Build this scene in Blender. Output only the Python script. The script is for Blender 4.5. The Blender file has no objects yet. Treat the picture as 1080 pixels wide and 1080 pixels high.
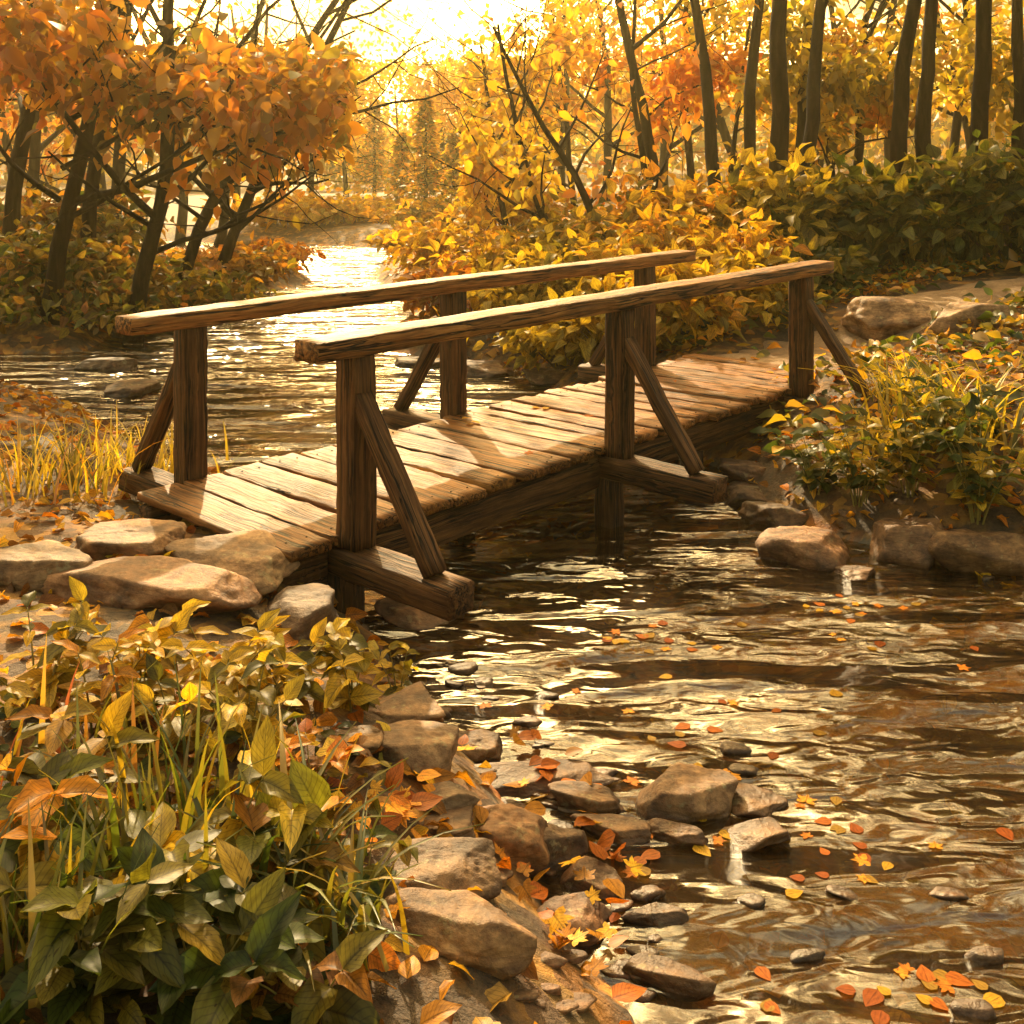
import bpy, math
import numpy as np
from mathutils import Vector
R = math.radians

# ------------------------------------------------------------------ camera, sky, sun, exposure
scene = bpy.context.scene
C = scene.collection
F, HZ, H = 1150.0, 190.0, 2.126          # focal length and horizon in 1080-pixel units, eye height above water
cam_d = bpy.data.cameras.new('camera'); cam = bpy.data.objects.new('camera', cam_d); C.objects.link(cam)
cam.location = (0, 0, H); cam.rotation_euler = (R(90), 0, 0)
cam_d.sensor_width = 36; cam_d.lens = F/1080*36; cam_d.shift_y = -(540-HZ)/1080
cam_d.clip_start = 0.05; cam_d.clip_end = 600
scene.camera = cam

SUN_EL, SUN_AZ = 30.0, -13.0              # azimuth measured from +Y towards +X
w = bpy.data.worlds.new('World'); scene.world = w; w.use_nodes = True
nt = w.node_tree; nt.nodes.clear()
def wn(t): return nt.nodes.new(t)
sky = wn('ShaderNodeTexSky'); sky.sky_type = 'NISHITA'; sky.sun_disc = False
sky.sun_elevation = R(SUN_EL); sky.sun_rotation = R(SUN_AZ); sky.dust_density = 6; sky.air_density = 1.5
tint = wn('ShaderNodeMix'); tint.data_type = 'RGBA'; tint.blend_type = 'MULTIPLY'; tint.inputs[0].default_value = 1
tint.inputs[7].default_value = (1.0, 0.84, 0.55, 1)
nt.links.new(sky.outputs[0], tint.inputs[6])
# thin golden cloud, bright parts boosted to put pale dapples on the water
tc = wn('ShaderNodeTexCoord'); mp = wn('ShaderNodeMapping'); mp.inputs['Scale'].default_value = (2.2, 2.2, 6)
ns = wn('ShaderNodeTexNoise'); ns.inputs['Scale'].default_value = 2.0; ns.inputs['Detail'].default_value = 7
rp = wn('ShaderNodeValToRGB'); rp.color_ramp.elements[0].position = .42; rp.color_ramp.elements[1].position = .60
rp.color_ramp.elements[0].color = (0.7, 0.7, 0.7, 1); rp.color_ramp.elements[1].color = (4.2, 3.9, 3.3, 1)
nt.links.new(tc.outputs['Generated'], mp.inputs[0]); nt.links.new(mp.outputs[0], ns.inputs[0]); nt.links.new(ns.outputs[0], rp.inputs[0])
m2 = wn('ShaderNodeMix'); m2.data_type = 'RGBA'; m2.blend_type = 'MULTIPLY'; m2.inputs[0].default_value = 1
nt.links.new(tint.outputs[2], m2.inputs[6]); nt.links.new(rp.outputs[0], m2.inputs[7])
dt = wn('ShaderNodeVectorMath'); dt.operation = 'DOT_PRODUCT'; nt.links.new(tc.outputs['Generated'], dt.inputs[0])  # wide glow added around the sun to brighten the water's reflections
_a, _e = R(SUN_AZ), R(SUN_EL+4); dt.inputs[1].default_value = (math.sin(_a)*math.cos(_e), math.cos(_a)*math.cos(_e), math.sin(_e))
mxv = wn('ShaderNodeMath'); mxv.operation = 'MAXIMUM'; mxv.inputs[1].default_value = 0; nt.links.new(dt.outputs['Value'], mxv.inputs[0])
pw1 = wn('ShaderNodeMath'); pw1.operation = 'POWER'; pw1.inputs[1].default_value = 3.5; nt.links.new(mxv.outputs[0], pw1.inputs[0])
gl_ = wn('ShaderNodeMix'); gl_.data_type = 'RGBA'; gl_.blend_type = 'MIX'; gl_.inputs[6].default_value = (0,0,0,1); gl_.inputs[7].default_value = (13,9.3,3.4,1)
nt.links.new(pw1.outputs[0], gl_.inputs[0])
gm = wn('ShaderNodeMix'); gm.data_type = 'RGBA'; gm.blend_type = 'MULTIPLY'; gm.inputs[0].default_value = 1; nt.links.new(gl_.outputs[2], gm.inputs[6]); nt.links.new(rp.outputs[0], gm.inputs[7])
ad = wn('ShaderNodeMix'); ad.data_type = 'RGBA'; ad.blend_type = 'ADD'; ad.inputs[0].default_value = 1
nt.links.new(m2.outputs[2], ad.inputs[6]); nt.links.new(gm.outputs[2], ad.inputs[7]); m2 = ad
bg = wn('ShaderNodeBackground'); bg.inputs[1].default_value = 0.092
wo = wn('ShaderNodeOutputWorld'); nt.links.new(m2.outputs[2], bg.inputs[0]); nt.links.new(bg.outputs[0], wo.inputs[0])

sd_ = bpy.data.lights.new('sun', 'SUN'); sun = bpy.data.objects.new('sun', sd_); C.objects.link(sun)
sd_.energy = 5.0; sd_.angle = R(0.6); sd_.color = (1.0, 0.77, 0.44)
az, el = R(SUN_AZ), R(SUN_EL)
sun_dir = Vector((math.sin(az)*math.cos(el), math.cos(az)*math.cos(el), math.sin(el)))
sun.rotation_euler = sun_dir.to_track_quat('Z', 'Y').to_euler(); sun.location = sun_dir*40
scene.view_settings.view_transform = 'Standard'; scene.view_settings.look = 'None'
scene.view_settings.exposure = 0.75; scene.view_settings.gamma = 1
scene.render.engine = 'CYCLES'
cy = scene.cycles
cy.use_denoising = True; cy.max_bounces = 7; cy.transparent_max_bounces = 6; cy.volume_bounces = 0
cy.diffuse_bounces = 3; cy.glossy_bounces = 3; cy.transmission_bounces = 3; cy.sample_clamp_indirect = 4
cy.caustics_reflective = False; cy.caustics_refractive = False

# ------------------------------------------------------------------ helpers
def rng_(s): return np.random.default_rng(s)

class MB:
    """collects vertices, faces, a colour and a texture vector per vertex; builds one mesh object"""
    def __init__(s): s.v=[]; s.q=[]; s.t=[]; s.c=[]; s.g=[]; s.n=0
    def add(s, v, quads=None, tris=None, col=(1,1,1), g=None):
        v = np.asarray(v, float).reshape(-1,3); k = len(v)
        s.v.append(v)
        c = np.asarray(col, float); s.c.append(np.broadcast_to(c, (k,3)) if c.ndim == 1 else c)
        s.g.append(np.zeros((k,3)) if g is None else np.asarray(g, float).reshape(-1,3))
        if quads is not None and len(quads): s.q.append(np.asarray(quads, int).reshape(-1,4)+s.n)
        if tris is not None and len(tris): s.t.append(np.asarray(tris, int).reshape(-1,3)+s.n)
        s.n += k
    def mesh(s, name, mat, smooth=True):
        me = bpy.data.meshes.new(name)
        v = np.concatenate(s.v); c = np.concatenate(s.c); g = np.concatenate(s.g)
        q = np.concatenate(s.q) if s.q else np.zeros((0,4),int); t = np.concatenate(s.t) if s.t else np.zeros((0,3),int)
        nl = len(q)*4+len(t)*3
        me.vertices.add(len(v)); me.vertices.foreach_set('co', v.astype(np.float32).ravel())
        me.loops.add(nl); me.loops.foreach_set('vertex_index', np.concatenate([q.ravel(), t.ravel()]).astype(np.int32))
        me.polygons.add(len(q)+len(t))
        tot = np.concatenate([np.full(len(q),4), np.full(len(t),3)]).astype(np.int32)
        st = np.concatenate([[0], np.cumsum(tot)[:-1]]).astype(np.int32)
        me.polygons.foreach_set('loop_start', st); me.polygons.foreach_set('loop_total', tot)
        me.polygons.foreach_set('use_smooth', np.full(len(tot), smooth))
        a = me.attributes.new('col', 'FLOAT_COLOR', 'POINT')
        a.data.foreach_set('color', np.concatenate([c, np.ones((len(c),1))],1).astype(np.float32).ravel())
        b = me.attributes.new('gc', 'FLOAT_VECTOR', 'POINT'); b.data.foreach_set('vector', g.astype(np.float32).ravel())
        me.materials.append(mat); me.update(calc_edges=True); me.validate()
        return me
    def build(s, name, mat, parent=None, loc=None, smooth=True):
        o = bpy.data.objects.new(name, s.mesh(name, mat, smooth)); C.objects.link(o)
        if parent is not None: o.parent = parent
        if loc is not None: o.location = loc
        return o

def tag(o, label=None, cat=None, group=None, kind=None):
    if label: o['label'] = label
    if cat: o['category'] = cat
    if group: o['group'] = group
    if kind: o['kind'] = kind
    return o
def empty(name, loc, label, cat, group=None):
    o = bpy.data.objects.new(name, None); C.objects.link(o); o.location = loc; o.empty_display_size = .1
    return tag(o, label, cat, group)

def unit(a): a = np.asarray(a, float); return a/(np.linalg.norm(a, axis=-1, keepdims=True)+1e-9)

_nr = rng_(77); _NK = [( _nr.normal(size=(24,2))*f, _nr.uniform(0,6.28,24)) for f in (.5,1.6,4.5,13)]
def nz(x, y, o):
    k, ph = _NK[o]; x = np.asarray(x, float); y = np.asarray(y, float)
    return np.sin(x[...,None]*k[:,0]+y[...,None]*k[:,1]+ph).mean(-1)*2.2

def tube(mb, pts, rad, sides=7, col=(1,1,1), cap=True, rough=0, rng=None):
    pts = np.asarray(pts, float); n = len(pts); rad = np.broadcast_to(np.asarray(rad, float), (n,))
    tg = unit(np.gradient(pts, axis=0)); ref = np.array([0.31,0.87,0.2]) if abs(tg[0][2])>.5 else np.array([.1,.2,1.])
    a = unit(np.cross(tg, ref)); b = np.cross(tg, a)
    th = np.arange(sides)*2*np.pi/sides
    rr = rad[:,None]*np.ones((n,sides))
    if rough: rr = rr*(1+rough*rng.normal(size=(n,sides)))
    v = pts[:,None]+rr[...,None]*(np.cos(th)[None,:,None]*a[:,None]+np.sin(th)[None,:,None]*b[:,None])
    i = np.arange(n-1)[:,None]*sides; j = np.arange(sides)[None]; jn = (j+1)%sides
    q = np.stack([i+j, i+jn, i+sides+jn, i+sides+j], -1).reshape(-1,4)
    L = np.concatenate([[0], np.cumsum(np.linalg.norm(np.diff(pts,axis=0),axis=1))])
    g = np.stack([np.repeat(L[:,None],sides,1), (np.cos(th)*.1)[None]*np.ones((n,1)), (np.sin(th)*.1)[None]*np.ones((n,1))], -1)
    v = v.reshape(-1,3); g = g.reshape(-1,3); t = []
    if cap:
        v = np.concatenate([v, pts[-1:]+tg[-1:]*rad[-1]*.5]); g = np.concatenate([g, g[-1:]]); e = (n-1)*sides
        t = [[e+k, e+(k+1)%sides, n*sides] for k in range(sides)]
    mb.add(v, q, t, col, g)

def beam(mb, A, B, side, up, w, h, seg=14, rough=.003, ch=.008, col=(1,1,1), rng=None, wob=0.0):
    """rough-sawn timber from A to B with worn edges"""
    A = np.asarray(A,float); B = np.asarray(B,float); ax = unit(B-A); L = np.linalg.norm(B-A)
    side = unit(side-ax*np.dot(side,ax)); up = np.cross(ax, side)*np.sign(np.dot(np.cross(ax,side),up) or 1)
    hw, hh = w/2, h/2; c = ch
    ring = [(-hw+c,-hh),(-hw*.3,-hh),(hw*.3,-hh),(hw-c,-hh),(hw,-hh+c),(hw,0),(hw,hh-c),(hw-c,hh),(hw*.3,hh),(-hw*.3,hh),(-hw+c,hh),(-hw,hh-c),(-hw,0),(-hw,-hh+c)]
    ring = np.array(ring); m = len(ring); t = np.linspace(0,1,seg+1)
    t[0] = 0; prof = np.ones(seg+1)
    rr = np.broadcast_to(ring, (seg+1,m,2)).copy()
    rr += rng.normal(size=(1,m,2))*rough*.8 + rng.normal(size=(seg+1,m,2))*rough*.6
    bow = np.cumsum(rng.normal(size=(seg+1,2))*wob, 0); bow -= np.linspace(0,1,seg+1)[:,None]*bow[-1]
    rr += bow[:,None]
    rr[0] *= .97; rr[-1] *= .97
    along = t[:,None]*L*np.ones((1,m)); along[0] += rng.normal(size=m)*rough; along[-1] += rng.normal(size=m)*rough
    v = A+along[...,None]*ax+rr[...,0:1]*side+rr[...,1:2]*up
    off = rng.uniform(-50,50,3)
    g = np.stack([along, rr[...,0], rr[...,1]], -1).reshape(-1,3)+off
    i = np.arange(seg)[:,None]*m; j = np.arange(m)[None]; jn = (j+1)%m
    q = np.stack([i+j, i+jn, i+m+jn, i+m+j], -1).reshape(-1,4)
    v = v.reshape(-1,3)
    ca = v[:m].mean(0)+0*ax; cb = v[-m:].mean(0); n0 = len(v)
    v = np.concatenate([v,[ca,cb]]); g = np.concatenate([g,[off, off+[L,0,0]]])
    tr = [[(k+1)%m, k, n0] for k in range(m)]+[[n0-m+k, n0-m+(k+1)%m, n0+1] for k in range(m)]
    if np.dot(np.cross(side, up), ax) < 0:
        q = q[:, ::-1]; tr = [x[::-1] for x in tr]
    mb.add(v, q, tr, col, g)

# leaf templates: length 1 along +x, +z is the upper face
def ovate(ns, nc, wid=.30, fold=.3, curl=.25, peak=.8):
    t = np.linspace(0,1,ns); s = np.linspace(-1,1,nc)
    hw = wid*np.sin(np.pi*np.clip(t**peak,0,1))**.8*(1-.25*t); hw[0]=hw[-1]=.006
    T, S = np.meshgrid(t, s, indexing='ij'); W = hw[:,None]
    v = np.stack([T, S*W, np.abs(S)*W*fold-curl*T*T+.03*np.sin(T*14)*np.abs(S)], -1).reshape(-1,3)
    i = np.arange(ns-1)[:,None]*nc; j = np.arange(nc-1)[None]
    q = np.stack([i+j, i+nc+j, i+nc+j+1, i+j+1], -1).reshape(-1,4)
    return v, q, None, np.stack([T, S, T*0], -1).reshape(-1,3)
LEAF_FINE = ovate(8,5); LEAF_MID = ovate(5,3,.33,.35,.2); LEAF_WIDE = ovate(7,5,.40,.25,.3,.7)
LEAF_LOW = (np.array([[0,0,0],[.45,-.32,.1],[1,0,-.12],[.45,.32,.1],[.5,0,0]]), None, np.array([[0,1,4],[1,2,4],[2,3,4],[3,0,4]]),
            np.array([[0,0,0],[.45,-1,0],[1,0,0],[.45,1,0],[.5,0,0.]]))
def maple():
    ang = []; rad = []
    for a, r in ((0,1),(14,.62),(20,.5),(26,.72),(36,.55),(52,.95),(66,.66),(78,.42),(90,.62),(112,.72),(128,.5),(150,.30),(172,.12)):
        ang.append(a); rad.append(r)
    A = [R(a) for a in ang]; P = [(r*math.cos(a), r*math.sin(a)) for a, r in zip(A, rad)]
    P = P+[(-.10,0)]+[(x,-y) for x, y in P[:0:-1]]
    P = np.array(P)*.62+np.array([.38,0]); c = np.array([[.34,0]])
    V = np.concatenate([P, c]); n = len(P); r = np.linalg.norm(V-c, axis=1)
    z = .22*r**2*np.sin(np.arctan2(V[:,1],V[:,0]-.34)*3)+.18*r**2
    t = [[k,(k+1)%n,n] for k in range(n)]
    return np.column_stack([V,z]), None, np.array(t), np.column_stack([V[:,0], V[:,1]*2, V[:,0]*0])
LEAF_MAPLE = maple()

def scatter(mb, tmpl, pos, along, nrm, scale, col):
    """many leaves in one mesh"""
    V, Q, T, G = tmpl; m = len(pos); k = len(V)
    if m == 0: return
    a = unit(along); b = unit(np.cross(nrm, a)); n = np.cross(a, b)
    zs = .35+1.9*np.modf(np.abs(np.asarray(pos)[:,0]*37.7+np.asarray(pos)[:,1]*91.3))[0]; M = np.stack([a,b,n*zs[:,None]], 1)*np.asarray(scale, float).reshape(-1,1,1)
    v = (np.einsum('kc,mcd->mkd', V, M)+np.asarray(pos)[:,None]).reshape(-1,3)
    off = (np.arange(m)*k)[:,None,None]
    q = (np.asarray(Q)[None]+off).reshape(-1,4) if Q is not None else None
    t = (np.asarray(T)[None]+off).reshape(-1,3) if T is not None else None
    g = np.tile(G,(m,1)); g[:,2] = np.repeat(np.arange(m)%97, k)
    mb.add(v, q, t, np.repeat(np.asarray(col).reshape(-1,3), k, 0) if np.asarray(col).ndim>1 else col, g)

PAL = dict(
  yellow=[(.58,.40,.03),(.66,.48,.05),(.48,.34,.03),(.38,.30,.03)],
  orange=[(.60,.20,.02),(.66,.30,.03),(.42,.12,.015),(.62,.36,.04)],
  amber=[(.62,.28,.02),(.66,.38,.03),(.45,.20,.02),(.34,.20,.03)],
  rust=[(.40,.10,.015),(.26,.08,.015),(.50,.17,.02),(.20,.09,.02)],
  olive=[(.16,.14,.02),(.22,.18,.02),(.10,.10,.015),(.32,.22,.02)],
  green=[(.05,.08,.012),(.08,.11,.015),(.04,.06,.012),(.14,.15,.02)],
  brown=[(.20,.09,.03),(.14,.06,.02),(.28,.13,.03),(.34,.15,.02)])
def pick(rng, pals, n):
    P = np.array([c for p in pals for c in PAL[p]]); c = P[rng.integers(0,len(P),n)]
    return c*rng.uniform(.75,1.25,(n,1))

# ------------------------------------------------------------------ materials
def mat_new(name):
    m = bpy.data.materials.new(name); m.use_nodes = True; n = m.node_tree; n.nodes.clear()
    return m, n, (lambda t, **k: _mk(n, t, k)), n.links.new
def _mk(n, t, k):
    x = n.nodes.new(t)
    for a, b in k.items(): setattr(x, a, b)
    return x
def ramp(N, stops):
    r = N('ShaderNodeValToRGB'); e = r.color_ramp.elements
    while len(e) < len(stops): e.new(.5)
    for el_, (p, c) in zip(e, stops): el_.position = p; el_.color = (*c, 1) if len(c) == 3 else c
    return r
def noise(N, Lk, vec, scale, detail=5, rough=.55, dist=0):
    x = N('ShaderNodeTexNoise'); x.inputs['Scale'].default_value = scale; x.inputs['Detail'].default_value = detail
    x.inputs['Roughness'].default_value = rough; x.inputs['Distortion'].default_value = dist
    Lk(vec, x.inputs['Vector']); return x
def mapped(N, Lk, vec, s, loc=(0,0,0)):
    x = N('ShaderNodeMapping'); x.inputs['Scale'].default_value = s; x.inputs['Location'].default_value = loc; Lk(vec, x.inputs['Vector']); return x.outputs[0]
def mixc(N, Lk, a, b, f, mode='MIX'):
    x = N('ShaderNodeMix', data_type='RGBA', blend_type=mode)
    for s, v in ((0,f),(6,a),(7,b)):
        if isinstance(v, (int,float)): x.inputs[s].default_value = v
        elif isinstance(v, tuple): x.inputs[s].default_value = (*v,1)
        else: Lk(v, x.inputs[s])
    return x.outputs[2]
def mathn(N, Lk, op, a, b=None, c=None):
    x = N('ShaderNodeMath', operation=op)
    for k, v in enumerate((a,b,c)):
        if v is None: continue
        if isinstance(v,(int,float)): x.inputs[k].default_value = v
        else: Lk(v, x.inputs[k])
    return x.outputs[0]

def wood_mat(name, dark, mid, light, rough=.55):
    m, n, N, Lk = mat_new(name)
    a = N('ShaderNodeAttribute', attribute_name='gc'); col = N('ShaderNodeAttribute', attribute_name='col')
    # knots bend the grain
    kv = mapped(N, Lk, a.outputs['Vector'], (1.6,5,5)); kn = noise(N, Lk, kv, 1.0, 2)
    add = N('ShaderNodeVectorMath', operation='MULTIPLY_ADD'); Lk(kn.outputs['Color'], add.inputs[0]); add.inputs[1].default_value = (0,.05,.05); Lk(a.outputs['Vector'], add.inputs[2])
    v = add.outputs[0]
    g1 = noise(N, Lk, mapped(N, Lk, v, (1.1,26,26)), 1.6, 6, .6, .3)
    g2 = noise(N, Lk, mapped(N, Lk, v, (4,150,150)), 1.5, 4, .7)
    g3 = noise(N, Lk, mapped(N, Lk, v, (.55,34,34)), 1.0, 3, .5, .2)
    base = ramp(N, [(.28,dark),(.48,mid),(.72,light)]); Lk(g1.outputs[0], base.inputs[0])
    fine = ramp(N, [(.3,(.55,.5,.45)),(.62,(1.15,1.12,1.1))]); Lk(g2.outputs[0], fine.inputs[0])
    c1 = mixc(N, Lk, base.outputs[0], fine.outputs[0], .75, 'MULTIPLY')
    crack = ramp(N, [(.44,(1,1,1)),(.48,(.04,.03,.02)),(.505,(.04,.03,.02)),(.54,(1,1,1))]); Lk(g3.outputs[0], crack.inputs[0])
    brk = ramp(N, [(.36,(0,0,0)),(.48,(1,1,1))]); Lk(noise(N, Lk, mapped(N, Lk, v, (1.5,6,6)), 1.3, 2).outputs[0], brk.inputs[0])
    c2 = mixc(N, Lk, c1, crack.outputs[0], brk.outputs[0], 'MULTIPLY')
    blot = ramp(N, [(.35,(.62,.58,.52)),(.65,(1.1,1.08,1.05))]); Lk(noise(N, Lk, mapped(N, Lk, v, (2,3,3)), 1.5, 4).outputs[0], blot.inputs[0])
    c3 = mixc(N, Lk, c2, blot.outputs[0], .8, 'MULTIPLY'); c4 = mixc(N, Lk, c3, col.outputs['Color'], 1.0, 'MULTIPLY')
    p = N('ShaderNodeBsdfPrincipled'); Lk(c4, p.inputs['Base Color']); p.inputs['Roughness'].default_value = rough
    p.inputs['Specular IOR Level'].default_value = .22
    hgt = mathn(N, Lk, 'MULTIPLY_ADD', g2.outputs[0], .35, g1.outputs[0])
    cr = mathn(N, Lk, 'MULTIPLY', crack.outputs[0], brk.outputs[0]); hg = mathn(N, Lk, 'MULTIPLY_ADD', cr, .6, hgt)
    b = N('ShaderNodeBump'); b.inputs['Strength'].default_value = .75; b.inputs['Distance'].default_value = .012; Lk(hg, b.inputs['Height']); Lk(b.outputs[0], p.inputs['Normal'])
    o = N('ShaderNodeOutputMaterial'); Lk(p.outputs[0], o.inputs[0]); return m
M_DECK = wood_mat('deck_wood', (.050,.018,.005), (.27,.108,.025), (.55,.255,.065))
M_POST = wood_mat('post_wood', (.026,.011,.004), (.105,.045,.015), (.25,.12,.042), .65)

def leaf_mat(name, veins=True, trans=.5, gloss=.018):
    m, n, N, Lk = mat_new(name)
    col = N('ShaderNodeAttribute', attribute_name='col'); a = N('ShaderNodeAttribute', attribute_name='gc')
    c = col.outputs['Color']
    if veins:
        sp = N('ShaderNodeSeparateXYZ'); Lk(a.outputs['Vector'], sp.inputs[0])
        ab = mathn(N, Lk, 'ABSOLUTE', sp.outputs[1])
        ph = mathn(N, Lk, 'MULTIPLY_ADD', ab, -.28, sp.outputs[0]); pw = mathn(N, Lk, 'PINGPONG', ph, .055)
        lat = N('ShaderNodeMapRange'); Lk(pw, lat.inputs[0]); lat.inputs[1].default_value = 0; lat.inputs[2].default_value = .016; lat.inputs[3].default_value = .55; lat.inputs[4].default_value = 1
        mid = N('ShaderNodeMapRange'); Lk(ab, mid.inputs[0]); mid.inputs[1].default_value = .02; mid.inputs[2].default_value = .09; mid.inputs[3].default_value = .5; mid.inputs[4].default_value = 1
        vm = mathn(N, Lk, 'MULTIPLY', lat.outputs[0], mid.outputs[0])
        c = mixc(N, Lk, c, vm, 1.0, 'MULTIPLY')
        sc = mapped(N, Lk, a.outputs['Vector'], (1,1,3.7))
        bl = ramp(N, [(.35,(.55,.48,.40)),(.6,(1.15,1.1,1.0))]); Lk(noise(N, Lk, sc, 3.0, 4).outputs[0], bl.inputs[0])
        c = mixc(N, Lk, c, bl.outputs[0], .8, 'MULTIPLY')
        spn = ramp(N, [(.28,(.28,.16,.07)),(.34,(1,1,1))]); Lk(noise(N, Lk, mapped(N, Lk, a.outputs['Vector'], (1,.6,5.1), (2,2,0)), 7.0, 3).outputs[0], spn.inputs[0]); c = mixc(N, Lk, c, spn.outputs[0], .85, 'MULTIPLY')
    d = N('ShaderNodeBsdfDiffuse'); Lk(c, d.inputs[0]); t = N('ShaderNodeBsdfTranslucent')
    ct = mixc(N, Lk, c, (1.4,1.28,.6), 1.0, 'MULTIPLY'); Lk(ct, t.inputs[0])
    mx = N('ShaderNodeMixShader'); mx.inputs[0].default_value = trans; Lk(d.outputs[0], mx.inputs[1]); Lk(t.outputs[0], mx.inputs[2])
    g = N('ShaderNodeBsdfGlossy'); g.inputs['Roughness'].default_value = .42; g.inputs[0].default_value = (1,1,1,1)
    m3 = N('ShaderNodeMixShader'); m3.inputs[0].default_value = gloss; Lk(mx.outputs[0], m3.inputs[1]); Lk(g.outputs[0], m3.inputs[2])
    o = N('ShaderNodeOutputMaterial'); Lk(m3.outputs[0], o.inputs[0]); return m
M_LEAF = leaf_mat('leaf'); M_CROWN = leaf_mat('crown_leaf', False, .5, .04); M_DRY = leaf_mat('fallen_leaf', True, .3, .015)
M_BLADE = leaf_mat('grass_blade', False, .45, .06)

def rock_mat():
    m, n, N, Lk = mat_new('stone')
    tc = N('ShaderNodeTexCoord'); v = tc.outputs['Object']; col = N('ShaderNodeAttribute', attribute_name='col')
    n1 = noise(N, Lk, v, 5, 7, .62); n2 = noise(N, Lk, v, 34, 5, .7); n3 = noise(N, Lk, mapped(N, Lk, v, (1,1,5)), 4, 4, .6, .6)
    r1 = ramp(N, [(.30,(.045,.025,.013)),(.47,(.17,.095,.045)),(.60,(.32,.19,.09)),(.75,(.52,.35,.19))]); Lk(n1.outputs[0], r1.inputs[0])
    r2 = ramp(N, [(.3,(.6,.56,.5)),(.65,(1.15,1.12,1.1))]); Lk(n2.outputs[0], r2.inputs[0])
    r3 = ramp(N, [(.42,(1,1,1)),(.48,(.5,.42,.36)),(.54,(1,1,1))]); Lk(n3.outputs[0], r3.inputs[0])
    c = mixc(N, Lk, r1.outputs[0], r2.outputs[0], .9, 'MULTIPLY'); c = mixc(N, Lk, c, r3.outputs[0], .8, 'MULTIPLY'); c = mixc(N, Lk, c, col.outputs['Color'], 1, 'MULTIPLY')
    li = ramp(N, [(.60,(0,0,0)),(.66,(1,1,1))]); Lk(noise(N, Lk, mapped(N, Lk, v, (1,1,1), (3,1,8)), 9, 5, .7, .3).outputs[0], li.inputs[0])
    c = mixc(N, Lk, c, (.30,.27,.14), mathn(N, Lk, 'MULTIPLY', li.outputs[0], .55))
    oi = N('ShaderNodeObjectInfo'); hv = ramp(N, [(0,(1.05,.95,.85)),(.35,(.85,.88,.92)),(.7,(1.1,1.0,.9)),(1,(.9,.78,.66))]); Lk(oi.outputs['Random'], hv.inputs[0]); c = mixc(N, Lk, c, hv.outputs[0], 1, 'MULTIPLY')
    # a wet band just above the water line
    ge = N('ShaderNodeNewGeometry'); sp = N('ShaderNodeSeparateXYZ'); Lk(ge.outputs['Position'], sp.inputs[0])
    wz = mathn(N, Lk, 'MULTIPLY_ADD', n1.outputs[0], -.05, sp.outputs[2]); wet = N('ShaderNodeMapRange'); Lk(wz, wet.inputs[0])
    wet.inputs[1].default_value = -.02; wet.inputs[2].default_value = .02; wet.inputs[3].default_value = 1; wet.inputs[4].default_value = 0
    c = mixc(N, Lk, c, mixc(N, Lk, c, (.60,.54,.48), 1.0, 'MULTIPLY'), wet.outputs[0])
    p = N('ShaderNodeBsdfPrincipled'); Lk(c, p.inputs['Base Color'])
    ro = N('ShaderNodeMapRange'); Lk(wet.outputs[0], ro.inputs[0]); ro.inputs[3].default_value = .68; ro.inputs[4].default_value = .38; Lk(ro.outputs[0], p.inputs['Roughness'])
    hg = mathn(N, Lk, 'MULTIPLY_ADD', n2.outputs[0], .3, n1.outputs[0])
    b = N('ShaderNodeBump'); b.inputs['Strength'].default_value = .8; b.inputs['Distance'].default_value = .03; Lk(hg, b.inputs['Height']); Lk(b.outputs[0], p.inputs['Normal'])
    o = N('ShaderNodeOutputMaterial'); Lk(p.outputs[0], o.inputs[0]); return m
M_ROCK = rock_mat()

def bark_mat():
    m, n, N, Lk = mat_new('bark')
    a = N('ShaderNodeAttribute', attribute_name='gc'); tc = N('ShaderNodeTexCoord')
    n1 = noise(N, Lk, mapped(N, Lk, tc.outputs['Object'], (9,9,1.6)), 1.5, 6, .65, .5)
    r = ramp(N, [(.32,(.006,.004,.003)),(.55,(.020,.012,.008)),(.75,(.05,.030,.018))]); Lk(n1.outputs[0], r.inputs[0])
    p = N('ShaderNodeBsdfPrincipled'); Lk(r.outputs[0], p.inputs['Base Color']); p.inputs['Roughness'].default_value = .9; p.inputs['Specular IOR Level'].default_value = .08
    b = N('ShaderNodeBump'); b.inputs['Strength'].default_value = .9; b.inputs['Distance'].default_value = .04; Lk(n1.outputs[0], b.inputs['Height']); Lk(b.outputs[0], p.inputs['Normal'])
    o = N('ShaderNodeOutputMaterial'); Lk(p.outputs[0], o.inputs[0]); return m
M_BARK = bark_mat()

def stem_mat():
    m, n, N, Lk = mat_new('stem')
    c = N('ShaderNodeAttribute', attribute_name='col'); p = N('ShaderNodeBsdfPrincipled'); Lk(c.outputs['Color'], p.inputs['Base Color']); p.inputs['Roughness'].default_value = .6
    o = N('ShaderNodeOutputMaterial'); Lk(p.outputs[0], o.inputs[0]); return m
M_STEM = stem_mat()

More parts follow.
